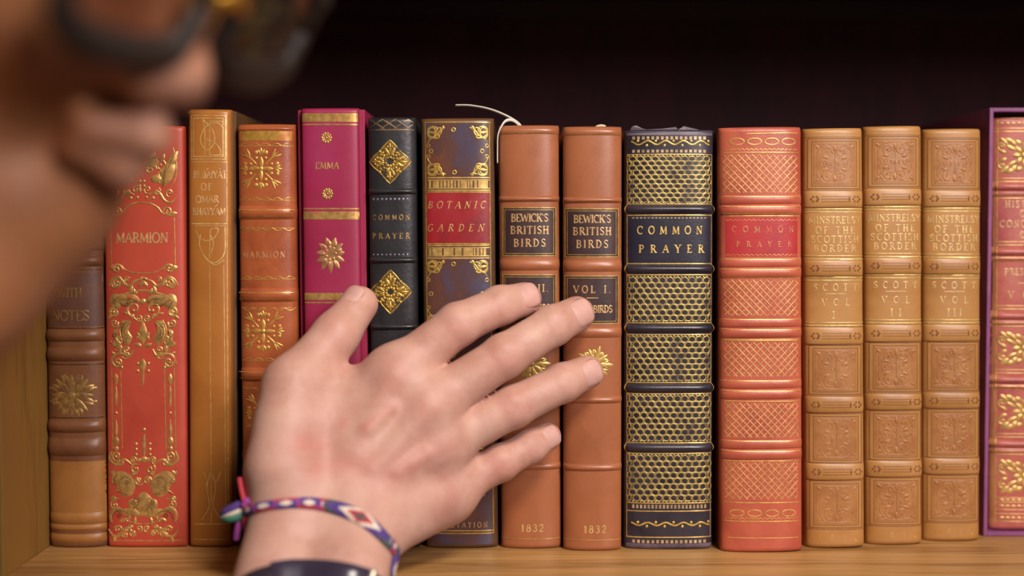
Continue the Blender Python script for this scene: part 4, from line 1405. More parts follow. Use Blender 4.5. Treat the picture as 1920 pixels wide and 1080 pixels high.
# ------------------------------------------------------------------ the person: one continuous skin, shaped as a smooth distance field
class Field:
    def __init__(self, lo, hi, h):
        self.lo, self.h = np.array(lo, float), h
        self.n = np.ceil((np.array(hi, float) - self.lo) / h).astype(int) + 1
        self.D = np.full(self.n, 30.0, np.float32)

    def block(self, lo, hi):
        a = np.clip(np.floor((np.array(lo) - self.lo) / self.h).astype(int), 0, self.n - 1)
        b = np.clip(np.ceil((np.array(hi) - self.lo) / self.h).astype(int) + 1, 1, self.n)
        sl = tuple(slice(int(p), int(q)) for p, q in zip(a, b))
        ax = [(self.lo[i] + self.h * np.arange(sl[i].start, sl[i].stop)).astype(np.float32) for i in range(3)]
        return sl, ax[0][:, None, None], ax[1][None, :, None], ax[2][None, None, :]

    @staticmethod
    def smin(a, b, k):
        if k <= 0:
            return np.minimum(a, b)
        q = np.maximum(k - np.abs(a - b), 0) / k
        return np.minimum(a, b) - q * q * k * 0.25

    def capsule(self, a, b, ra, rb, k=4.0, cut=False, flat=None):
        a, b = np.array(a, float), np.array(b, float)
        m = max(ra, rb) + k + 8
        sl, X, Y, Z = self.block(np.minimum(a, b) - m, np.maximum(a, b) + m)
        d = b - a
        L2 = float(d @ d) + 1e-6
        px, py, pz = X - a[0], Y - a[1], Z - a[2]
        t = np.clip((px * d[0] + py * d[1] + pz * d[2]) / L2, 0, 1)
        qx, qy, qz = px - t * d[0], py - t * d[1], pz - t * d[2]
        if flat is not None:
            n_, f_ = flat
            dn = (qx * n_[0] + qy * n_[1] + qz * n_[2]) * (f_ - 1)
            qx, qy, qz = qx + dn * n_[0], qy + dn * n_[1], qz + dn * n_[2]
        s = np.sqrt(qx ** 2 + qy ** 2 + qz ** 2) - (ra + (rb - ra) * t)
        self.put(sl, s, k, cut)

    def ellipsoid(self, c, r, axes=None, k=6.0, cut=False):
        c, r = np.array(c, float), np.array(r, float)
        m = r.max() + k + 8
        sl, X, Y, Z = self.block(c - m, c + m)
        p = [X - c[0], Y - c[1], Z - c[2]]
        if axes is None:
            axes = np.eye(3)
        q = [p[0] * ax[0] + p[1] * ax[1] + p[2] * ax[2] for ax in axes]
        k0 = np.sqrt(sum((q[i] / r[i]) ** 2 for i in range(3)))
        k1 = np.sqrt(sum((q[i] / r[i] ** 2) ** 2 for i in range(3))) + 1e-6
        self.put(sl, k0 * (k0 - 1) / k1, k, cut)

    def put(self, sl, s, k, cut):
        if cut:
            self.D[sl] = -self.smin(-self.D[sl], s, k)
        else:
            self.D[sl] = self.smin(self.D[sl], s, k)

    def merge(self, other, k):
        self.D = self.smin(self.D, other.D, k).astype(np.float32)

    def at(self, P):
        q = (np.asarray(P) - self.lo) / self.h
        i = np.clip(np.floor(q).astype(int), 0, self.n - 2)
        f = q - i
        v = 0
        for dx in (0, 1):
            for dy in (0, 1):
                for dz in (0, 1):
                    w = (f[..., 0] if dx else 1 - f[..., 0]) * (f[..., 1] if dy else 1 - f[..., 1]) * (f[..., 2] if dz else 1 - f[..., 2])
                    v = v + w * self.D[i[..., 0] + dx, i[..., 1] + dy, i[..., 2] + dz]
        return v

    def surface(self, smooth=2):
        D = self.D
        ins = D < 0
        nx, ny, nz = D.shape
        cnt = np.zeros((nx - 1, ny - 1, nz - 1), np.int8)
        for dx in (0, 1):
            for dy in (0, 1):
                for dz in (0, 1):
                    cnt += ins[dx:nx - 1 + dx, dy:ny - 1 + dy, dz:nz - 1 + dz]
        act = (cnt > 0) & (cnt < 8)
        idx = np.full(act.shape, -1, np.int64)
        I, J, K = np.nonzero(act)
        idx[I, J, K] = np.arange(len(I))
        acc = np.zeros((len(I), 3))
        num = np.zeros(len(I))
        cor = [(a, b, c) for a in (0, 1) for b in (0, 1) for c in (0, 1)]
        for a in cor:
            for b in cor:
                if a < b and sum(abs(p - q) for p, q in zip(a, b)) == 1:
                    da = D[I + a[0], J + a[1], K + a[2]]
                    db = D[I + b[0], J + b[1], K + b[2]]
                    m = (da < 0) != (db < 0)
                    t = np.where(m, da / np.where(m, da - db, 1), 0)
                    for i in range(3):
                        acc[:, i] += np.where(m, a[i] + t * (b[i] - a[i]), 0)
                    num += m
        V = np.stack([I, J, K], 1) + acc / num[:, None]
        V = V * self.h + self.lo
        faces = []
        for ax in range(3):
            o1, o2 = [(1, 2), (2, 0), (0, 1)][ax]
            s0 = [slice(None)] * 3
            s1 = [slice(None)] * 3
            s0[ax], s1[ax] = slice(0, -1), slice(1, None)
            for o in (o1, o2):
                s0[o] = slice(1, -1)
                s1[o] = slice(1, -1)
            A, B = ins[tuple(s0)], ins[tuple(s1)]
            e = np.argwhere(A != B)
            flip = A[tuple(e.T)]
            base = e.copy()
            base[:, o1] += 1
            base[:, o2] += 1

            def cell(d1, d2):
                q = base.copy()
                q[:, o1] -= d1
                q[:, o2] -= d2
                return idx[q[:, 0], q[:, 1], q[:, 2]]
            f = np.stack([cell(1, 1), cell(0, 1), cell(0, 0), cell(1, 0)], 1)
            f[~flip] = f[~flip][:, ::-1]
            faces.append(f)
        F = np.vstack(faces)
        E = np.vstack([F[:, [0, 1]], F[:, [1, 2]], F[:, [2, 3]], F[:, [3, 0]]])
        E = np.vstack([E, E[:, ::-1]])
        deg = np.bincount(E[:, 0], minlength=len(V))
        for it in range(smooth * 2):
            S = np.stack([np.bincount(E[:, 0], V[E[:, 1], i], len(V)) for i in range(3)], 1) / np.maximum(deg, 1)[:, None]
            V = V + (S - V) * (0.55 if it % 2 == 0 else -0.50)
        return V, F


def lerp(a, b, t):
    return a + (b - a) * t


def unit(v):
    v = np.asarray(v, float)
    return v / np.linalg.norm(v)


TOCAM = np.array([0.0, -1.0, 0.0])
# joints: picture point and distance in front of the spines (mm)
WR = P3(606, 985, 62)                      # wrist
FING = {
    'index': ([(742, 702, 37), (858, 609, 31), (938, 573, 21), (984, 561, 13)], [12.8, 11.0, 10.0, 9.0]),
    'middle': ([(806, 760, 40), (945, 668, 33), (1036, 611, 22), (1081, 589, 14)], [12.8, 11.2, 10.3, 9.5]),
    'ring': ([(826, 832, 38), (962, 763, 31), (1055, 718, 22), (1100, 698, 15)], [12.2, 10.7, 9.9, 9.0]),
    'little': ([(838, 918, 34), (938, 868, 27), (994, 837, 20), (1025, 819, 14)], [11.0, 9.3, 8.5, 7.8]),
}
THUMB = ([(528, 880, 60), (548, 722, 44), (630, 628, 29), (674, 571, 18)], [15.5, 13.2, 11.8, 9.8])
FING = {k: ([P3(*p) for p in j], r) for k, (j, r) in FING.items()}
TH = [P3(*p) for p in THUMB[0]]
THR = THUMB[1]

ELBOW = WR + 262 * unit((-0.16, -0.66, -0.73))
LOW = WR + 120 * unit(ELBOW - WR)
lo = np.array([-175, -175, -95.0])
hi = np.array([75, 6.0, 160.0])
H = 1.15
hand = Field(lo, hi, H)
# palm and wrist
lat = unit(np.cross(unit(ELBOW - WR), TOCAM))          # across the wrist
if lat[0] < 0:
    lat = -lat
fa = unit(ELBOW - WR)
dors = unit(np.cross(lat, fa))
if dors[1] > 0:
    dors = -dors
for name, k0, rw in (('index', -0.7, 14.5), ('middle', -0.2, 15.5), ('ring', 0.25, 15.5), ('little', 0.75, 14.5)):
    j, r = FING[name]
    w = WR + lat * 20 * k0 - fa * 8
    hand.capsule(w, j[0], rw, r[0] + 1.2, 16, flat=(TOCAM, 1.08))
# fleshy heel of the palm and the thumb base
hand.capsule(WR + lat * 20, lerp(FING['little'][0][0], WR, 0.10) + np.array([4, 6, -4]), 16.5, 13, 14)
hand.capsule(WR - lat * 14 - fa * 4, TH[0], 15.5, 15.5, 14)
hand.capsule(TH[0], TH[1], THR[0], THR[1], 13)
hand.capsule(lerp(TH[0], TH[1], .55), lerp(FING['index'][0][0], WR, .25) + np.array([0, 8, 0]), 12, 10, 16)     # web
hand.capsule(lerp(TH[0], TH[1], .95), lerp(FING['index'][0][0], WR, .05) + np.array([0, 10, 0]), 7, 7, 14)
# forearm
for s in (-1, 1):
    hand.capsule(WR + lat * 15.5 * s - fa * 4, LOW + lat * (13.5 * s + 6) + fa * 40, 20.5, 23, 12, flat=(dors, 1.12))
hand.capsule(WR + lat * 21 + dors * 9 + fa * 26, WR + lat * 21 + dors * 9 + fa * 30, 12, 12, 16)   # ulna head
# fingers, each its own chain
fing = Field(lo, hi, H)
for name, (j, r) in FING.items():
    one = Field(lo, hi, H)
    for a in range(3):
        one.capsule(j[a], j[a + 1], r[a], r[a + 1], 3.0)
        if a:
            # joint: slight swelling, with skin folds across its back
            ax = unit(j[a + 1] - j[a - 1])
            up_ = unit(TOCAM - ax * (TOCAM @ ax))
            sd = np.cross(ax, up_)
            one.ellipsoid(j[a] + up_ * 0.4, (r[a] * 1.0, r[a] * 1.0, r[a] * 0.98), (ax, sd, up_), 2)
            for q in (-2.6, -0.2, 2.4):
                c = j[a] + ax * q + up_ * (r[a] + 1.55)
                one.capsule(c - sd * r[a] * .42, c + sd * r[a] * .42, 0.75, 0.75, 1.6, cut=True)
    # knuckle
    fing.merge(one, 0.8)
th = Field(lo, hi, H)
th.capsule(TH[1], TH[2], THR[1], THR[2], 4)
th.capsule(TH[2], TH[3], THR[2], THR[3], 4)
fing.merge(th, 0.8)
hand.merge(fing, 8.0)
# webs between the fingers
names = ['index', 'middle', 'ring', 'little']
for a, b_ in zip(names[:-1], names[1:]):
    ja, jb = FING[a][0], FING[b_][0]
    hand.capsule(lerp(ja[0], ja[1], .20) + np.array([0, 4, 0]), lerp(jb[0], jb[1], .20) + np.array([0, 4, 0]), 6.5, 6.5, 8)
for name in names:
    j, r = FING[name]
    hand.ellipsoid(j[0] + TOCAM * 5.0, (11, 8, 11), None, 12)
    hand.capsule(j[0] + TOCAM * (r[0] + .4), lerp(j[0], WR, .5) + TOCAM * 11.0, 1.4, 0.8, 10)      # tendon
# veins: drop each point onto the skin, then lift a soft ridge
EYE = np.array([0.0, -CAM_D, CAM_H])
def onto(px, py):
    t = np.linspace(500, 690, 1200)
    for k in range(60):                    # a point just off the arm slides onto its edge
        d = unit(P3(px, py, 0) - EYE)
        v = hand.at(EYE + t[:, None] * d)
        if (v < -0.3).any():
            break
        px += 1.5 if px < 600 else -1.5
    return EYE + d * t[np.argmax(v < 0)]
for pts in (((735, 765), (690, 805)), ((800, 850), (745, 885))):
    q = [onto(*p) for p in pts]
    for a, b_ in zip(q[:-1], q[1:]):
        hand.capsule(a + np.array([0, 1.4, 0]), b_ + np.array([0, 1.4, 0]), 0.9, 0.9, 6)
HV, HF = hand.surface(2)

# ---- head, built in its own frame then turned and set in place
yaw, pit = math.radians(-22), math.radians(26)
fwd = np.array([math.cos(yaw) * math.cos(pit), math.sin(yaw) * math.cos(pit), -math.sin(pit)])
lft = unit(np.array([-math.sin(yaw), math.cos(yaw), 0.0]))
upv = np.cross(fwd, lft)
RH = np.stack([fwd, lft, upv], 1)
NOSE = np.array([118.0, 0, -36.0])
HC = P3(380, 163, 262) - RH @ NOSE


def hp(x, y, z):
    return HC + RH @ np.array([x, y, z], float)


AX = (fwd, lft, upv)
SHO = np.array([-205.0, -490.0, 5.0])
NECK = np.array([-272.0, -392.0, 122.0])
body = Field((-640, -800, -1300), (60, -160, 420), 6.0)
# head in a finer field
hb = np.array([hp(x, y, z) for x in (-125, 145) for y in (-105, 105) for z in (-175, 150)])
head = Field(hb.min(0), hb.max(0), 2.2)
head.ellipsoid(hp(-12, 0, 38), (98, 76, 84), AX, 10)
head.ellipsoid(hp(42, 0, -18), (54, 60, 80), AX, 24)
for s in (-1, 1):
    head.capsule(hp(4, 56 * s, -50), hp(66, 20 * s, -94), 17, 14, 20)
    head.ellipsoid(hp(66, 38 * s, -30), (24, 22, 24), AX, 18)
    head.capsule(hp(30, 62 * s, -8), hp(74, 42 * s, -14), 10, 10, 14)
    head.ellipsoid(hp(101, 12 * s, -41), (11, 8, 8), AX, 7)
    head.ellipsoid(hp(74, 0, -100), (17, 20, 15), AX, 16)
head.capsule(hp(86, -30, 22), hp(86, 30, 22), 11, 11, 14)
head.capsule(hp(90, 0, 6), hp(105, 0, -34), 7.5, 10.5, 9)
head.ellipsoid(hp(105, 0, -36), (11, 11, 10), AX, 6)
head.capsule(hp(93, -17, -63), hp(104, 0, -60), 5.5, 7, 8)
head.capsule(hp(93, 17, -63), hp(104, 0, -60), 5.5, 7, 8)
head.capsule(hp(90, -15, -72), hp(99, 0, -74), 5.5, 7, 6)
head.capsule(hp(90, 15, -72), hp(99, 0, -74), 5.5, 7, 6)
head.capsule(hp(101, -20, -67.5), hp(112, 0, -67), 1.6, 1.8, 2, cut=True)
head.capsule(hp(101, 20, -67.5), hp(112, 0, -67), 1.6, 1.8, 2, cut=True)
for s in (-1, 1):
    head.ellipsoid(hp(102, 32 * s, 3), (17, 17, 11), AX, 8, cut=True)
    for z_, x_ in ((9.5, 1.5), (-5.0, 0.0)):
        head.capsule(hp(88 + x_, 20 * s, z_ * .6 + 1), hp(94 + x_, 31 * s, z_), 3, 3.2, 3)
        head.capsule(hp(94 + x_, 31 * s, z_), hp(85 + x_, 43 * s, z_ * .6 + 1), 3.2, 3, 3)
for s in (-1, 1):
    head.ellipsoid(hp(-6, 78 * s, -8), (19, 6, 33), (unit(fwd + .2 * upv), lft, unit(upv - .2 * fwd)), 5)
    head.ellipsoid(hp(-2, 83 * s, -8), (10, 5, 20), AX, 3, cut=True)
nk = hp(-30, 0, -60)
head.capsule(hp(56, 0, -98), hp(12, 0, -150), 22, 46, 24)
head.capsule(P3(48, 392, 218), P3(-130, 535, 245), 20, 23, 26)
head.capsule(P3(-130, 535, 245), NECK + np.array([-10, 30, -20]), 24, 44, 40)
head.capsule(nk, NECK, 56, 58, 22)
EV, EF = head.surface(2)
# torso, shoulders and right arm (coarser), below the neck
CH = np.array([-320.0, -560.0, -120.0])
for s, sh in ((1, SHO), (-1, np.array([-470.0, -400.0, -10.0]))):
    body.capsule(NECK + np.array([0, 0, -30]), sh, 52, 50, 40)
body.capsule(NECK + np.array([0, -10, -60]), CH + np.array([0, -20, -300]), 105, 120, 50)
body.capsule(SHO + np.array([-40, 0, -60]), CH + np.array([20, 20, -40]), 80, 100, 50)
body.capsule(lerp(nk, NECK, .55), NECK + np.array([0, 0, -20]), 55, 64, 30)
body.capsule(SHO, ELBOW, 50, 40, 30)
body.capsule(ELBOW, lerp(ELBOW, WR, .60), 41, 31, 20)
LS = np.array([-480.0, -400.0, -20.0])
body.capsule(LS, LS + np.array([-60, -40, -300]), 50, 40, 30)
for s in (-1, 1):
    hip = np.array([-330.0 + 95 * s, -620.0, -480.0])
    body.capsule(hip, hip + np.array([0, 40, -400]), 74, 52, 30)
    body.capsule(hip + np.array([0, 40, -400]), hip + np.array([0, -10, -770]), 50, 36, 20)
    body.capsule(hip + np.array([0, -10, -770]), hip + np.array([5, 130, -780]), 36, 30, 20)
BV, BF = body.surface(3)

# ---- skin
def skin_mat():
    m, nt, b = new_mat('skin')
    n1 = noise(nt, 55, 5, 0.6, dist=0.3)
    r = ramp(nt, n1.outputs['Fac'], [(0.30, srgb(184, 134, 115)), (0.52, srgb(196, 150, 132)), (0.74, srgb(203, 162, 142))])
    at = N(nt, 'ShaderNodeAttribute', attribute_name='blush')
    n3 = noise(nt, 130, 4, 0.6)
    ml = N(nt, 'ShaderNodeMath', operation='MULTIPLY')
    nt.links.new(at.outputs['Fac'], ml.inputs[0])
    nt.links.new(n3.outputs['Fac'], ml.inputs[1])
    mix = N(nt, 'ShaderNodeMix', data_type='RGBA')
    nt.links.new(ml.outputs[0], mix.inputs[0])
    nt.links.new(r.outputs[0], mix.inputs[6])
    mix.inputs[7].default_value = srgb(196, 92, 84)
    ta = N(nt, 'ShaderNodeAttribute', attribute_name='tan')  # sun tan plus shade painted onto the face and neck
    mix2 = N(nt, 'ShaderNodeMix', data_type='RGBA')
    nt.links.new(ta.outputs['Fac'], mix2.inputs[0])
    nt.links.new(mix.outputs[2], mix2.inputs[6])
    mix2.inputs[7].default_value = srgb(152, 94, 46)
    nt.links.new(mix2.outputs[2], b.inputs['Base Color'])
    b.inputs['Subsurface Weight'].default_value = 0.22
    b.inputs['Subsurface Radius'].default_value = (1.0, 0.35, 0.2)
    b.inputs['Subsurface Scale'].default_value = 0.004
    b.inputs['Roughness'].default_value = 0.5
    b.inputs['Specular IOR Level'].default_value = 0.35
    vt = N(nt, 'ShaderNodeTexVoronoi')
    tc = N(nt, 'ShaderNodeTexCoord')
    nt.links.new(tc.outputs['Object'], vt.inputs['Vector'])
    vt.inputs['Scale'].default_value = 900
    n2 = noise(nt, 260, 4, 0.6)
    ad = N(nt, 'ShaderNodeMath', operation='MULTIPLY_ADD')
    ad.inputs[1].default_value = 2.0
    nt.links.new(n2.outputs['Fac'], ad.inputs[0])
    nt.links.new(vt.outputs['Distance'], ad.inputs[2])
    bp = N(nt, 'ShaderNodeBump')
    bp.inputs['Strength'].default_value = 0.16
    bp.inputs['Distance'].default_value = 0.0005
    nt.links.new(ad.outputs[0], bp.inputs['Height'])
    nt.links.new(bp.outputs[0], b.inputs['Normal'])
    return m


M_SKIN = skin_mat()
person = empty('person', (CH[0], CH[1], -1300), 'person leaning in with glasses, right hand reaching across the book spines', 'person')
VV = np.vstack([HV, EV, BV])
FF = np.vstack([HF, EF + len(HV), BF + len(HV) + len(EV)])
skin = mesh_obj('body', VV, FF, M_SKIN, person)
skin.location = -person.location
# redder skin at knuckles, finger ends and a few old marks
bl = np.zeros(len(VV), np.float32)
def spot(p, rad, amt):
    global bl
    dd = np.linalg.norm(VV - np.asarray(p), axis=1)
    bl = np.maximum(bl, amt * np.exp(-(dd / rad) ** 2))
for name, (j, r) in FING.items():
    spot(j[1] + TOCAM * r[1], 9, 0.40)
    spot(j[2] + TOCAM * r[2], 6, 0.25)
    spot(j[3], 10, 0.42)
    spot(j[0] + TOCAM * 16, 10, 0.30)
spot(TH[2] + TOCAM * 10, 11, 0.3)
spot(TH[3], 9, 0.35)
for a, b_, w, amt in (((735, 765, 60), (685, 800, 66), 2.4, 0.6), ((690, 800, 66), (655, 852, 72), 3.5, 0.3), ((645, 790, 66), (640, 795, 66), 2.6, 0.45), ((560, 830, 76), (600, 835, 76), 6, 0.5), ((595, 880, 82), (700, 870, 76), 7, 0.45), ((720, 900, 70), (800, 850, 60), 8, 0.4)):
    for q in np.linspace(0, 1, 7):
        spot(onto(a[0] + (b_[0] - a[0]) * q, a[1] + (b_[1] - a[1]) * q), w, amt)
at = skin.data.attributes.new('blush', 'FLOAT', 'POINT')
at.data.foreach_set('value', bl)
tan_shade = np.zeros(len(VV), np.float32)            # tanned face and neck, with their shade painted into the colour
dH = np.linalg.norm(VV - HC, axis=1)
tan_shade[len(HV):] = 0.85 * np.clip(1 - (dH[len(HV):] - 260) / 60, 0, 1)
for q_, r_ in ((hp(112, 0, -38), 17), (hp(104, 0, -66), 16)):          # ruddier nose and mouth, with less of the painted shade
    tan_shade *= 1 - 0.55 * np.exp(-(np.linalg.norm(VV - q_, axis=1) / r_) ** 2)
    tan_shade = tan_shade.astype(np.float32)
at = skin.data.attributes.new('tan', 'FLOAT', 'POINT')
at.data.foreach_set('value', tan_shade)

# ---- fingernails
M_NAIL = plain('nail', srgb(208, 160, 146), 0.48, spec=0.3)
def nail(j3, j2, r, rollv, ln=11.5, half=52):
    ax = unit(j3 - j2)
    up_ = unit(rollv - ax * (rollv @ ax))
    sd = np.cross(ax, up_)
    V = []
    nu, nv = 11, 15
    for i in range(nu):
        for k in range(nv):
            u = i / (nu - 1) * 2 - 1
            v = k / (nv - 1) * 2 - 1
            lim = 1 - 0.42 * max(0, abs(u)) ** 4 if u < 0 else 1 - 0.30 * u ** 4
            ph = math.radians(half) * v * lim
            a = u * ln / 2 - 1.2
            # follow the rounded finger end
            rr = r + 0.25 - (0.10 if u < -.8 else 0)
            if a > 0:
                rr = math.sqrt(max(0.0, (r + 0.3) ** 2 - (a * 0.7) ** 2))
            edge = max(abs(u), abs(v))
            rr -= 0.55 * edge ** 8
            V.append(j3 + ax * a + (up_ * math.cos(ph) + sd * math.sin(ph)) * rr)
    top = np.array(V)
    F = grid_faces(nu, nv)
    o = mesh_obj('fingernail', top, F, M_NAIL, skin)
    sm = o.modifiers.new('thick', 'SOLIDIFY')
    sm.thickness = 0.0005
    sm.offset = 0
    return o
nail(FING['index'][0][3], FING['index'][0][2], 9.0, np.array([0.15, -1, 0.35]))
nail(FING['middle'][0][3], FING['middle'][0][2], 9.5, np.array([0.25, -1, 0.12]), 12.5)
nail(FING['ring'][0][3], FING['ring'][0][2], 9.0, np.array([0.25, -1, 0.0]), 12)
nail(FING['little'][0][3], FING['little'][0][2], 7.8, np.array([0.25, -1, 0.1]), 10)
nail(TH[3], TH[2], 9.8, np.array([-0.75, -0.75, 0.55]), 13)

# ---- lips, eyes, hair and shirt
M_IRIS = plain('iris_brown', srgb(52, 36, 26), 0.15)
M_HAIR = leather('hair', srgb(70, 52, 38), srgb(44, 32, 24), 0.5, 120, bump=0.6, grain=260)
M_EYE = plain('eye_white', srgb(226, 216, 206), 0.25)
for s in (-1, 1):
    c = hp(82.5, 31 * s, 3)
    V, F = [], []
    for i in range(9):
        for k in range(16):
            a, q = PI * i / 8, 2 * PI * k / 16
            V.append(c + RH @ (np.array([math.cos(a), math.sin(a) * math.cos(q), math.sin(a) * math.sin(q)]) * 11.8))
    for i in range(8):
        for k in range(16):
            F.append((i * 16 + k, i * 16 + (k + 1) % 16, (i + 1) * 16 + (k + 1) % 16, (i + 1) * 16 + k))
    ey = mesh_obj('eye', V, F, M_EYE, skin)
    gz = unit(fwd * 0.95 - upv * 0.25)
    V, F = tube([c + gz * q for q in (10.2, 11.6, 12.2, 12.5)], [5.4, 5.2, 3.6, 0.6], 18)
    mesh_obj('iris', V, F, M_IRIS, skin)
    V, F = tube(catmull([hp(98, 13 * s, 20), hp(101, 26 * s, 25), hp(93, 45 * s, 22)], 3), 3.2, 8, (fwd, 0.6))
    o = mesh_obj('eyebrow', V, F, M_HAIR, person)
    o.location = -person.location
hf = Field(head.lo - 8, head.lo + head.n * head.h + 8, 3.0)
hf.ellipsoid(hp(-18, 0, 46), (102, 82, 88), AX, 8)
hf.ellipsoid(hp(-42, 0, 8), (68, 76, 66), AX, 20)
hf.ellipsoid(hp(70, 0, -40), (70, 110, 84), AX, 14, cut=True)
for s in (-1, 1):
    hf.ellipsoid(hp(0, 84 * s, -10), (24, 16, 34), AX, 8, cut=True)
hv, hfc = hf.surface(1)
ho = mesh_obj('hair', hv, hfc, M_HAIR, person)
ho.location = -person.location
shf = Field((-650, -770, -570), (70, -150, 160), 6.0)
for s, sh in ((1, SHO), (-1, LS)):
    shf.capsule(NECK + np.array([0, 0, -30]), sh, 60, 58, 40)
shf.capsule(NECK + np.array([0, -10, -60]), CH + np.array([0, -20, -300]), 114, 130, 50)
shf.capsule(SHO + np.array([-40, 0, -60]), CH + np.array([20, 20, -40]), 88, 108, 50)
shf.capsule(SHO, ELBOW, 58, 50, 30)
shf.capsule(ELBOW, lerp(ELBOW, WR, .52), 50, 41, 20)
shf.capsule(LS, LS + np.array([-60, -40, -300]), 58, 48, 30)
sv, sf = shf.surface(3)
so = mesh_obj('shirt', sv, sf, plain('shirt_cloth', srgb(58, 60, 70), 0.85), person)
so.location = -person.location
tf = Field((-560, -790, -1260), (-90, -440, -330), 8.0)
tf.capsule((-400, -590, -420), (-260, -590, -420), 122, 122, 30)
for s in (-1, 1):
    hip = np.array([-330.0 + 95 * s, -620.0, -480.0])
    tf.capsule(hip, hip + np.array([0, 40, -400]), 86, 66, 30)
    tf.capsule(hip + np.array([0, 40, -400]), hip + np.array([0, -10, -740]), 66, 56, 20)
    sf_ = Field((-560, -740, -1310), (-90, -380, -1180), 6.0)
    sf_.capsule(hip + np.array([0, -20, -765]), hip + np.array([6, 150, -770]), 48, 42, 10)
    shv, shff = sf_.surface(2)
    shv[:, 2] = np.maximum(shv[:, 2], -1299.5)
    o = mesh_obj('shoe', shv, shff, plain('shoe_leather', srgb(46, 34, 28), 0.4), person)
    o.location = -person.location
tv, tff = tf.surface(2)
o = mesh_obj('trousers', tv, tff, plain('trouser_cloth', srgb(44, 46, 56), 0.85), person)
o.location = -person.location


# ------------------------------------------------------------------ things worn: woven bracelet, wristwatch, glasses
def skin_loop(px, n, back=(0.0, 0.8, -0.6)):
    """closed loop lying on the skin: across the seen side through picture points, then round behind the arm"""
    Fp = [onto(*p) for p in px]
    c = (Fp[0] + Fp[-1]) / 2 + np.array([0, -3.0, 0])
    er = unit(Fp[-1] - c)
    bd = np.array(back)
    bd = unit(bd - er * (bd @ er))
    rs = np.linspace(3, 70, 300)
    Bp = []
    for t in np.linspace(0, PI, 13)[1:-1]:
        d = er * math.cos(t) + bd * math.sin(t)
        v = hand.at(c + rs[:, None] * d)
        k = np.argmax(v > 0)
        Bp.append(c + d * rs[k])
    allp = np.array(Fp + Bp)
    ext = np.vstack([allp[-4:], allp, allp[:5]])
    L = catmull(ext, 0.6)
    a = int(np.argmin(np.linalg.norm(L - allp[0], axis=1)))
    b_ = len(L) - 1 - int(np.argmin(np.linalg.norm(L[::-1] - allp[0], axis=1)))
    # the stretch between the first and the repeated first point
    idx0 = np.nonzero(np.linalg.norm(L - allp[0], axis=1) < 0.9)[0]
    L = L[idx0[0]:idx0[-1]]
    s_ = np.concatenate([[0], np.cumsum(np.linalg.norm(np.diff(L, axis=0), axis=1))])
    q = np.linspace(0, s_[-1], n, endpoint=False)
    L = np.stack([np.interp(q, s_, L[:, k]) for k in range(3)], 1)
    for it in range(6):
        L = (np.roll(L, 1, 0) + 2 * L + np.roll(L, -1, 0)) / 4
    return L


def skin_normal(Pn):
    e = 1.5
    g = np.stack([hand.at(Pn + np.eye(3)[k] * e) - hand.at(Pn - np.eye(3)[k] * e) for k in range(3)], -1)
    return g / (np.linalg.norm(g, axis=-1)[:, None] + 1e-9)


def band_mesh(L, width, thick, nv=13, wave=None, clear=0.8):
    n = len(L)
    nr = skin_normal(L)
    for it in range(8):
        nr = (np.roll(nr, 1, 0) + 2 * nr + np.roll(nr, -1, 0))
        nr /= np.linalg.norm(nr, axis=1)[:, None]
    tg = np.roll(L, -1, 0) - np.roll(L, 1, 0)
    ac = np.cross(tg, nr)
    ac /= np.linalg.norm(ac, axis=1)[:, None]
    V = np.zeros((n, nv, 3))
    for k in range(nv):
        v = k / (nv - 1) * 2 - 1
        P_ = L + ac * (v * np.broadcast_to(width, n)[:, None] / 2)
        dv = hand.at(P_)
        for it in range(4):
            dv = (np.roll(dv, 1) + 2 * dv + np.roll(dv, -1)) / 4
        h = thick * (1 - abs(v) ** 3) + clear
        w_ = np.array([wave(i, k) for i in range(n)]) if wave else 0.0
        V[:, k] = P_ + nr * (h + w_ - np.clip(dv, -6, 6))[:, None]
    F = []
    for i in range(n):
        for k in range(nv - 1):
            F.append((i * nv + k, i * nv + k + 1, ((i + 1) % n) * nv + k + 1, ((i + 1) % n) * nv + k))
    return V.reshape(-1, 3), F, nr, ac


BL = skin_loop([(460, 962), (482, 953), (520, 946), (562, 943), (606, 947), (648, 958), (688, 980), (720, 1010), (740, 1040), (750, 1068)], 300)
cen = BL.mean(0)
cols = [srgb(232, 214, 190), srgb(188, 52, 66), srgb(84, 58, 128), srgb(72, 84, 78), srgb(150, 62, 140)]
mats = [plain('thread_%s' % c, v, 0.8) for c, v in zip(('white', 'red', 'purple', 'green', 'magenta'), cols)]
nv = 13
V, F, _n1, _a1 = band_mesh(BL, np.interp(np.arange(300), [0, 40, 75, 280, 299], [4.6, 4.8, 7.0, 6.6, 4.6]), 1.5, nv, lambda i, k: 0.22 * math.sin(i * 1.05 + k * 1.57) * math.cos(k * 1.57))
mi = []
rep = 60
for i in range(300):
    for k in range(nv - 1):
        u = (i % rep) / rep
        v = (k + .5) / (nv - 1) * 2 - 1
        x = abs(u - .5) * 5.0                  # distance from the lozenge's middle
        if i < 62 or i > 285:                  # plain twisted stretch next to the knot
            q_ = (i % 15) / 15.0
            mi.append(0 if abs(q_ - .5) + abs(v) * .5 < .3 else (1 if v * (1 if (i // 15) % 2 else -1) > .5 else (4 if q_ < .12 else 2)))
            continue
        if x + abs(v) < 0.42:
            c = 3
        elif x + abs(v) < 0.85:
            c = 1
        elif x + abs(v) < 1.40:
            c = 0
        elif x + abs(v) < 2.3:
            c = 2
        elif abs(v) > .45 and u < .08:
            c = 1
        elif abs(v) < 0.35 and (int(u * 40) % 4 < 2):
            c = 0
        else:
            c = 3 if x < 2.4 else 4
        mi.append(c)
brace = empty('woven_bracelet', cen, 'woven friendship bracelet of purple, red and white threads around the wrist', 'bracelet')
o = mesh_obj('woven_band', V, F, None, brace, True, mats, mi)
o.location = -brace.location
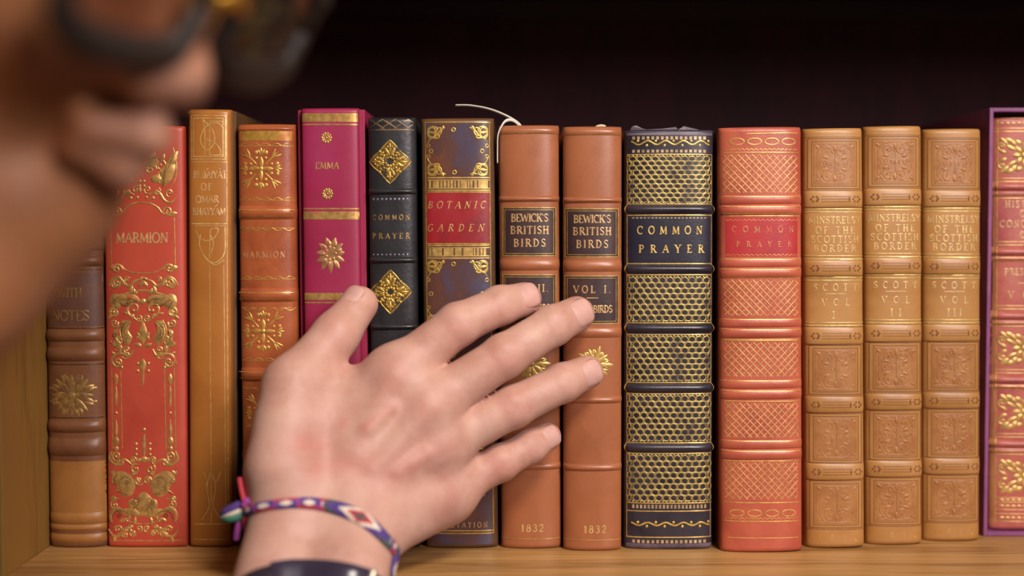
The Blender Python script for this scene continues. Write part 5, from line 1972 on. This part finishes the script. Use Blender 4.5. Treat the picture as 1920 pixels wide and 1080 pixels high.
# knot and loose ends on the thumb side
kp = P3(452, 955, 64)
Vk, Fk, mk = [], [], []
knot = [P3(470, 950, 66), P3(452, 956, 66), P3(438, 962, 66), P3(424, 966, 65), P3(416, 970, 64)]
for j, (off, mat_, r_) in enumerate(((np.array([0, -1, 2.6]), mats[2], 2.6), (np.array([0, -2, 0.4]), mats[0], 1.7), (np.array([0, -1, -2.2]), plain('thread_teal', srgb(64, 128, 104), 0.8), 2.4))):
    pts = [p + off * (0.4 + .6 * math.sin(PI * min(1, .25 + i * .22))) for i, p in enumerate(knot)]
    Vt, Ft = tube(catmull(pts, 1.0), np.interp(np.linspace(0, 1, len(catmull(pts, 1.0))), [0, .3, .75, 1], [r_ * .6, r_, r_, r_ * .5]), 10)
    o = mesh_obj('knot_strand', Vt, Ft, mat_, brace)
    o.location = -brace.location
for pts, mat_, r_ in (([(462, 956, 70), (458, 940, 70), (453, 920, 68), (449, 896, 66)], mats[1], 1.3), ([(456, 950, 70), (463, 938, 70), (470, 945, 70)], mats[4], 1.8), ([(452, 972, 66), (446, 990, 66), (443, 1012, 65)], mats[4], 1.7)):
    Vt, Ft = tube(catmull([P3(*p) for p in pts], 1.0), r_, 8)
    o = mesh_obj('loose_thread', Vt, Ft, mat_, brace)
    o.location = -brace.location

WL = skin_loop([(452, 1116), (476, 1104), (520, 1094), (570, 1090), (620, 1093), (664, 1102), (704, 1118), (728, 1136), (742, 1156)], 240)
wcen = WL.mean(0)
watch = empty('wristwatch', wcen, 'dark smooth wristwatch band just below the woven bracelet', 'wristwatch')
V, F, wnr, wac = band_mesh(WL, 19, 1.6, 11)
o = mesh_obj('strap', V, F, leather('watch_strap', srgb(50, 42, 50), None, 0.4, 60, bump=0.05), watch)
o.location = -watch.location
# the slim curved case sits on the back of the wrist
mid = int(np.argmin(np.linalg.norm(WL - onto(600, 1092), axis=1)))
sel = np.arange(mid - 26, mid + 27) % 240
V2_, F2_, _n2, _a2 = band_mesh(WL, 20.4, 0.0, 15, lambda i, k: 1.7 + 0.9 * (1 - abs(((i - mid + 120) % 240 - 120) / 26.0) ** 6 if abs((i - mid + 120) % 240 - 120) <= 26 else 0) * (1 - abs(k / 7.0 - 1) ** 8))
V = V2_.reshape(240, 15, 3)[sel].reshape(-1, 3)
F = [tuple(q) for q in grid_faces(len(sel), 15)]
o = mesh_obj('watch_case', V, F, plain('case_glass', srgb(58, 50, 66), 0.22), watch)
o.location = -watch.location
right = sel[0] if WL[sel[0]][0] > WL[sel[-1]][0] else sel[-1]
pr = WL[right] + wnr[right] * 4.0
Vt, Ft = tube([pr + wac[right] * q for q in (-10.5, -9, 9, 10.5)], [1.2, 1.8, 1.8, 1.2], 14)
o = mesh_obj('lug_bar', Vt, Ft, plain('steel', srgb(206, 196, 176), 0.3, 0.6), watch)
o.location = -watch.location

M_FR = plain('dark_frame', srgb(34, 20, 10), 0.6)
gl = empty('glasses', hp(112, 0, -10), 'dark framed glasses with gold hinges low on the blurred face', 'glasses')
def gput(o):
    o.location = -gl.location
    return o
def rim(cy):
    pts = []
    for a in np.linspace(0, 2 * PI, 41):
        c_, s_ = math.cos(a), math.sin(a)
        y = cy + 27 * np.sign(c_) * abs(c_) ** .7
        z = -11 + 20 * np.sign(s_) * abs(s_) ** .55
        pts.append(hp(114 - 0.0016 * (y ** 2) + 0.10 * z, y, z))
    return pts
M_LENS, nt, bs = new_mat('lens')
nt.nodes.remove(bs)
tr_ = N(nt, 'ShaderNodeBsdfTransparent')
tr_.inputs[0].default_value = (0.90, 0.84, 0.86, 1)
gs_ = N(nt, 'ShaderNodeBsdfGlossy')
gs_.inputs['Roughness'].default_value = 0.08
mxs = N(nt, 'ShaderNodeMixShader')
mxs.inputs[0].default_value = 0.14
nt.links.new(tr_.outputs[0], mxs.inputs[1])
nt.links.new(gs_.outputs[0], mxs.inputs[2])
nt.links.new(mxs.outputs[0], nt.nodes['Material Output'].inputs['Surface'])
for cy in (-36, 36):
    p = rim(cy)
    V, F = tube(p, [4.0 + 2.6 * max(0.0, -math.sin(a)) for a in np.linspace(0, 2 * PI, 41)], 10)
    gput(mesh_obj('rim', V, F, M_FR, gl))
    V = [np.mean(p[:-1], axis=0)] + [hp(*(np.linalg.inv(RH) @ (q - HC))) for q in p[:-1]]
    V2 = [v + fwd * 1.2 for v in V]
    n_ = len(V)
    F = [(0, i, i % (n_ - 1) + 1) for i in range(1, n_)] + [(n_, n_ + i % (n_ - 1) + 1, n_ + i) for i in range(1, n_)]
    gput(mesh_obj('lens', V + V2, F, M_LENS, gl, False))
    sg = 1 if cy > 0 else -1
    V, F = tube(catmull([hp(106, 66 * sg, 2), hp(98, 76 * sg, 2), hp(60, 80 * sg, 3), hp(0, 83 * sg, 8), hp(-16, 82 * sg, 2), hp(-34, 80 * sg, -18)], 4), 4.6, 10, (lft, 0.5))
    gput(mesh_obj('temple_arm', V, F, M_FR, gl))
    V, F = tube([hp(107, 65 * sg, 8), hp(98, 77 * sg, 8), hp(84, 80 * sg, 8)], 3.4, 10)
    gput(mesh_obj('hinge', V, F, plain('gold_hinge', srgb(214, 160, 60), 0.3, 0.8), gl))
for sg in (-1, 1):
    V, F = tube([hp(111, 8.5 * sg, -20), hp(109, 10 * sg, -12), hp(110, 9 * sg, -5)], [2.2, 3.6, 2.2], 10)
    gput(mesh_obj('nose_pad', V, F, plain('gold_pad', srgb(224, 172, 66), 0.3, 0.7), gl))
V, F = tube(catmull([hp(114, -9, -8), hp(117, 0, -4), hp(114, 9, -8)], 1.5), 3.4, 10)
gput(mesh_obj('bridge', V, F, plain('gold_bridge', srgb(214, 160, 60), 0.3, 0.8), gl))
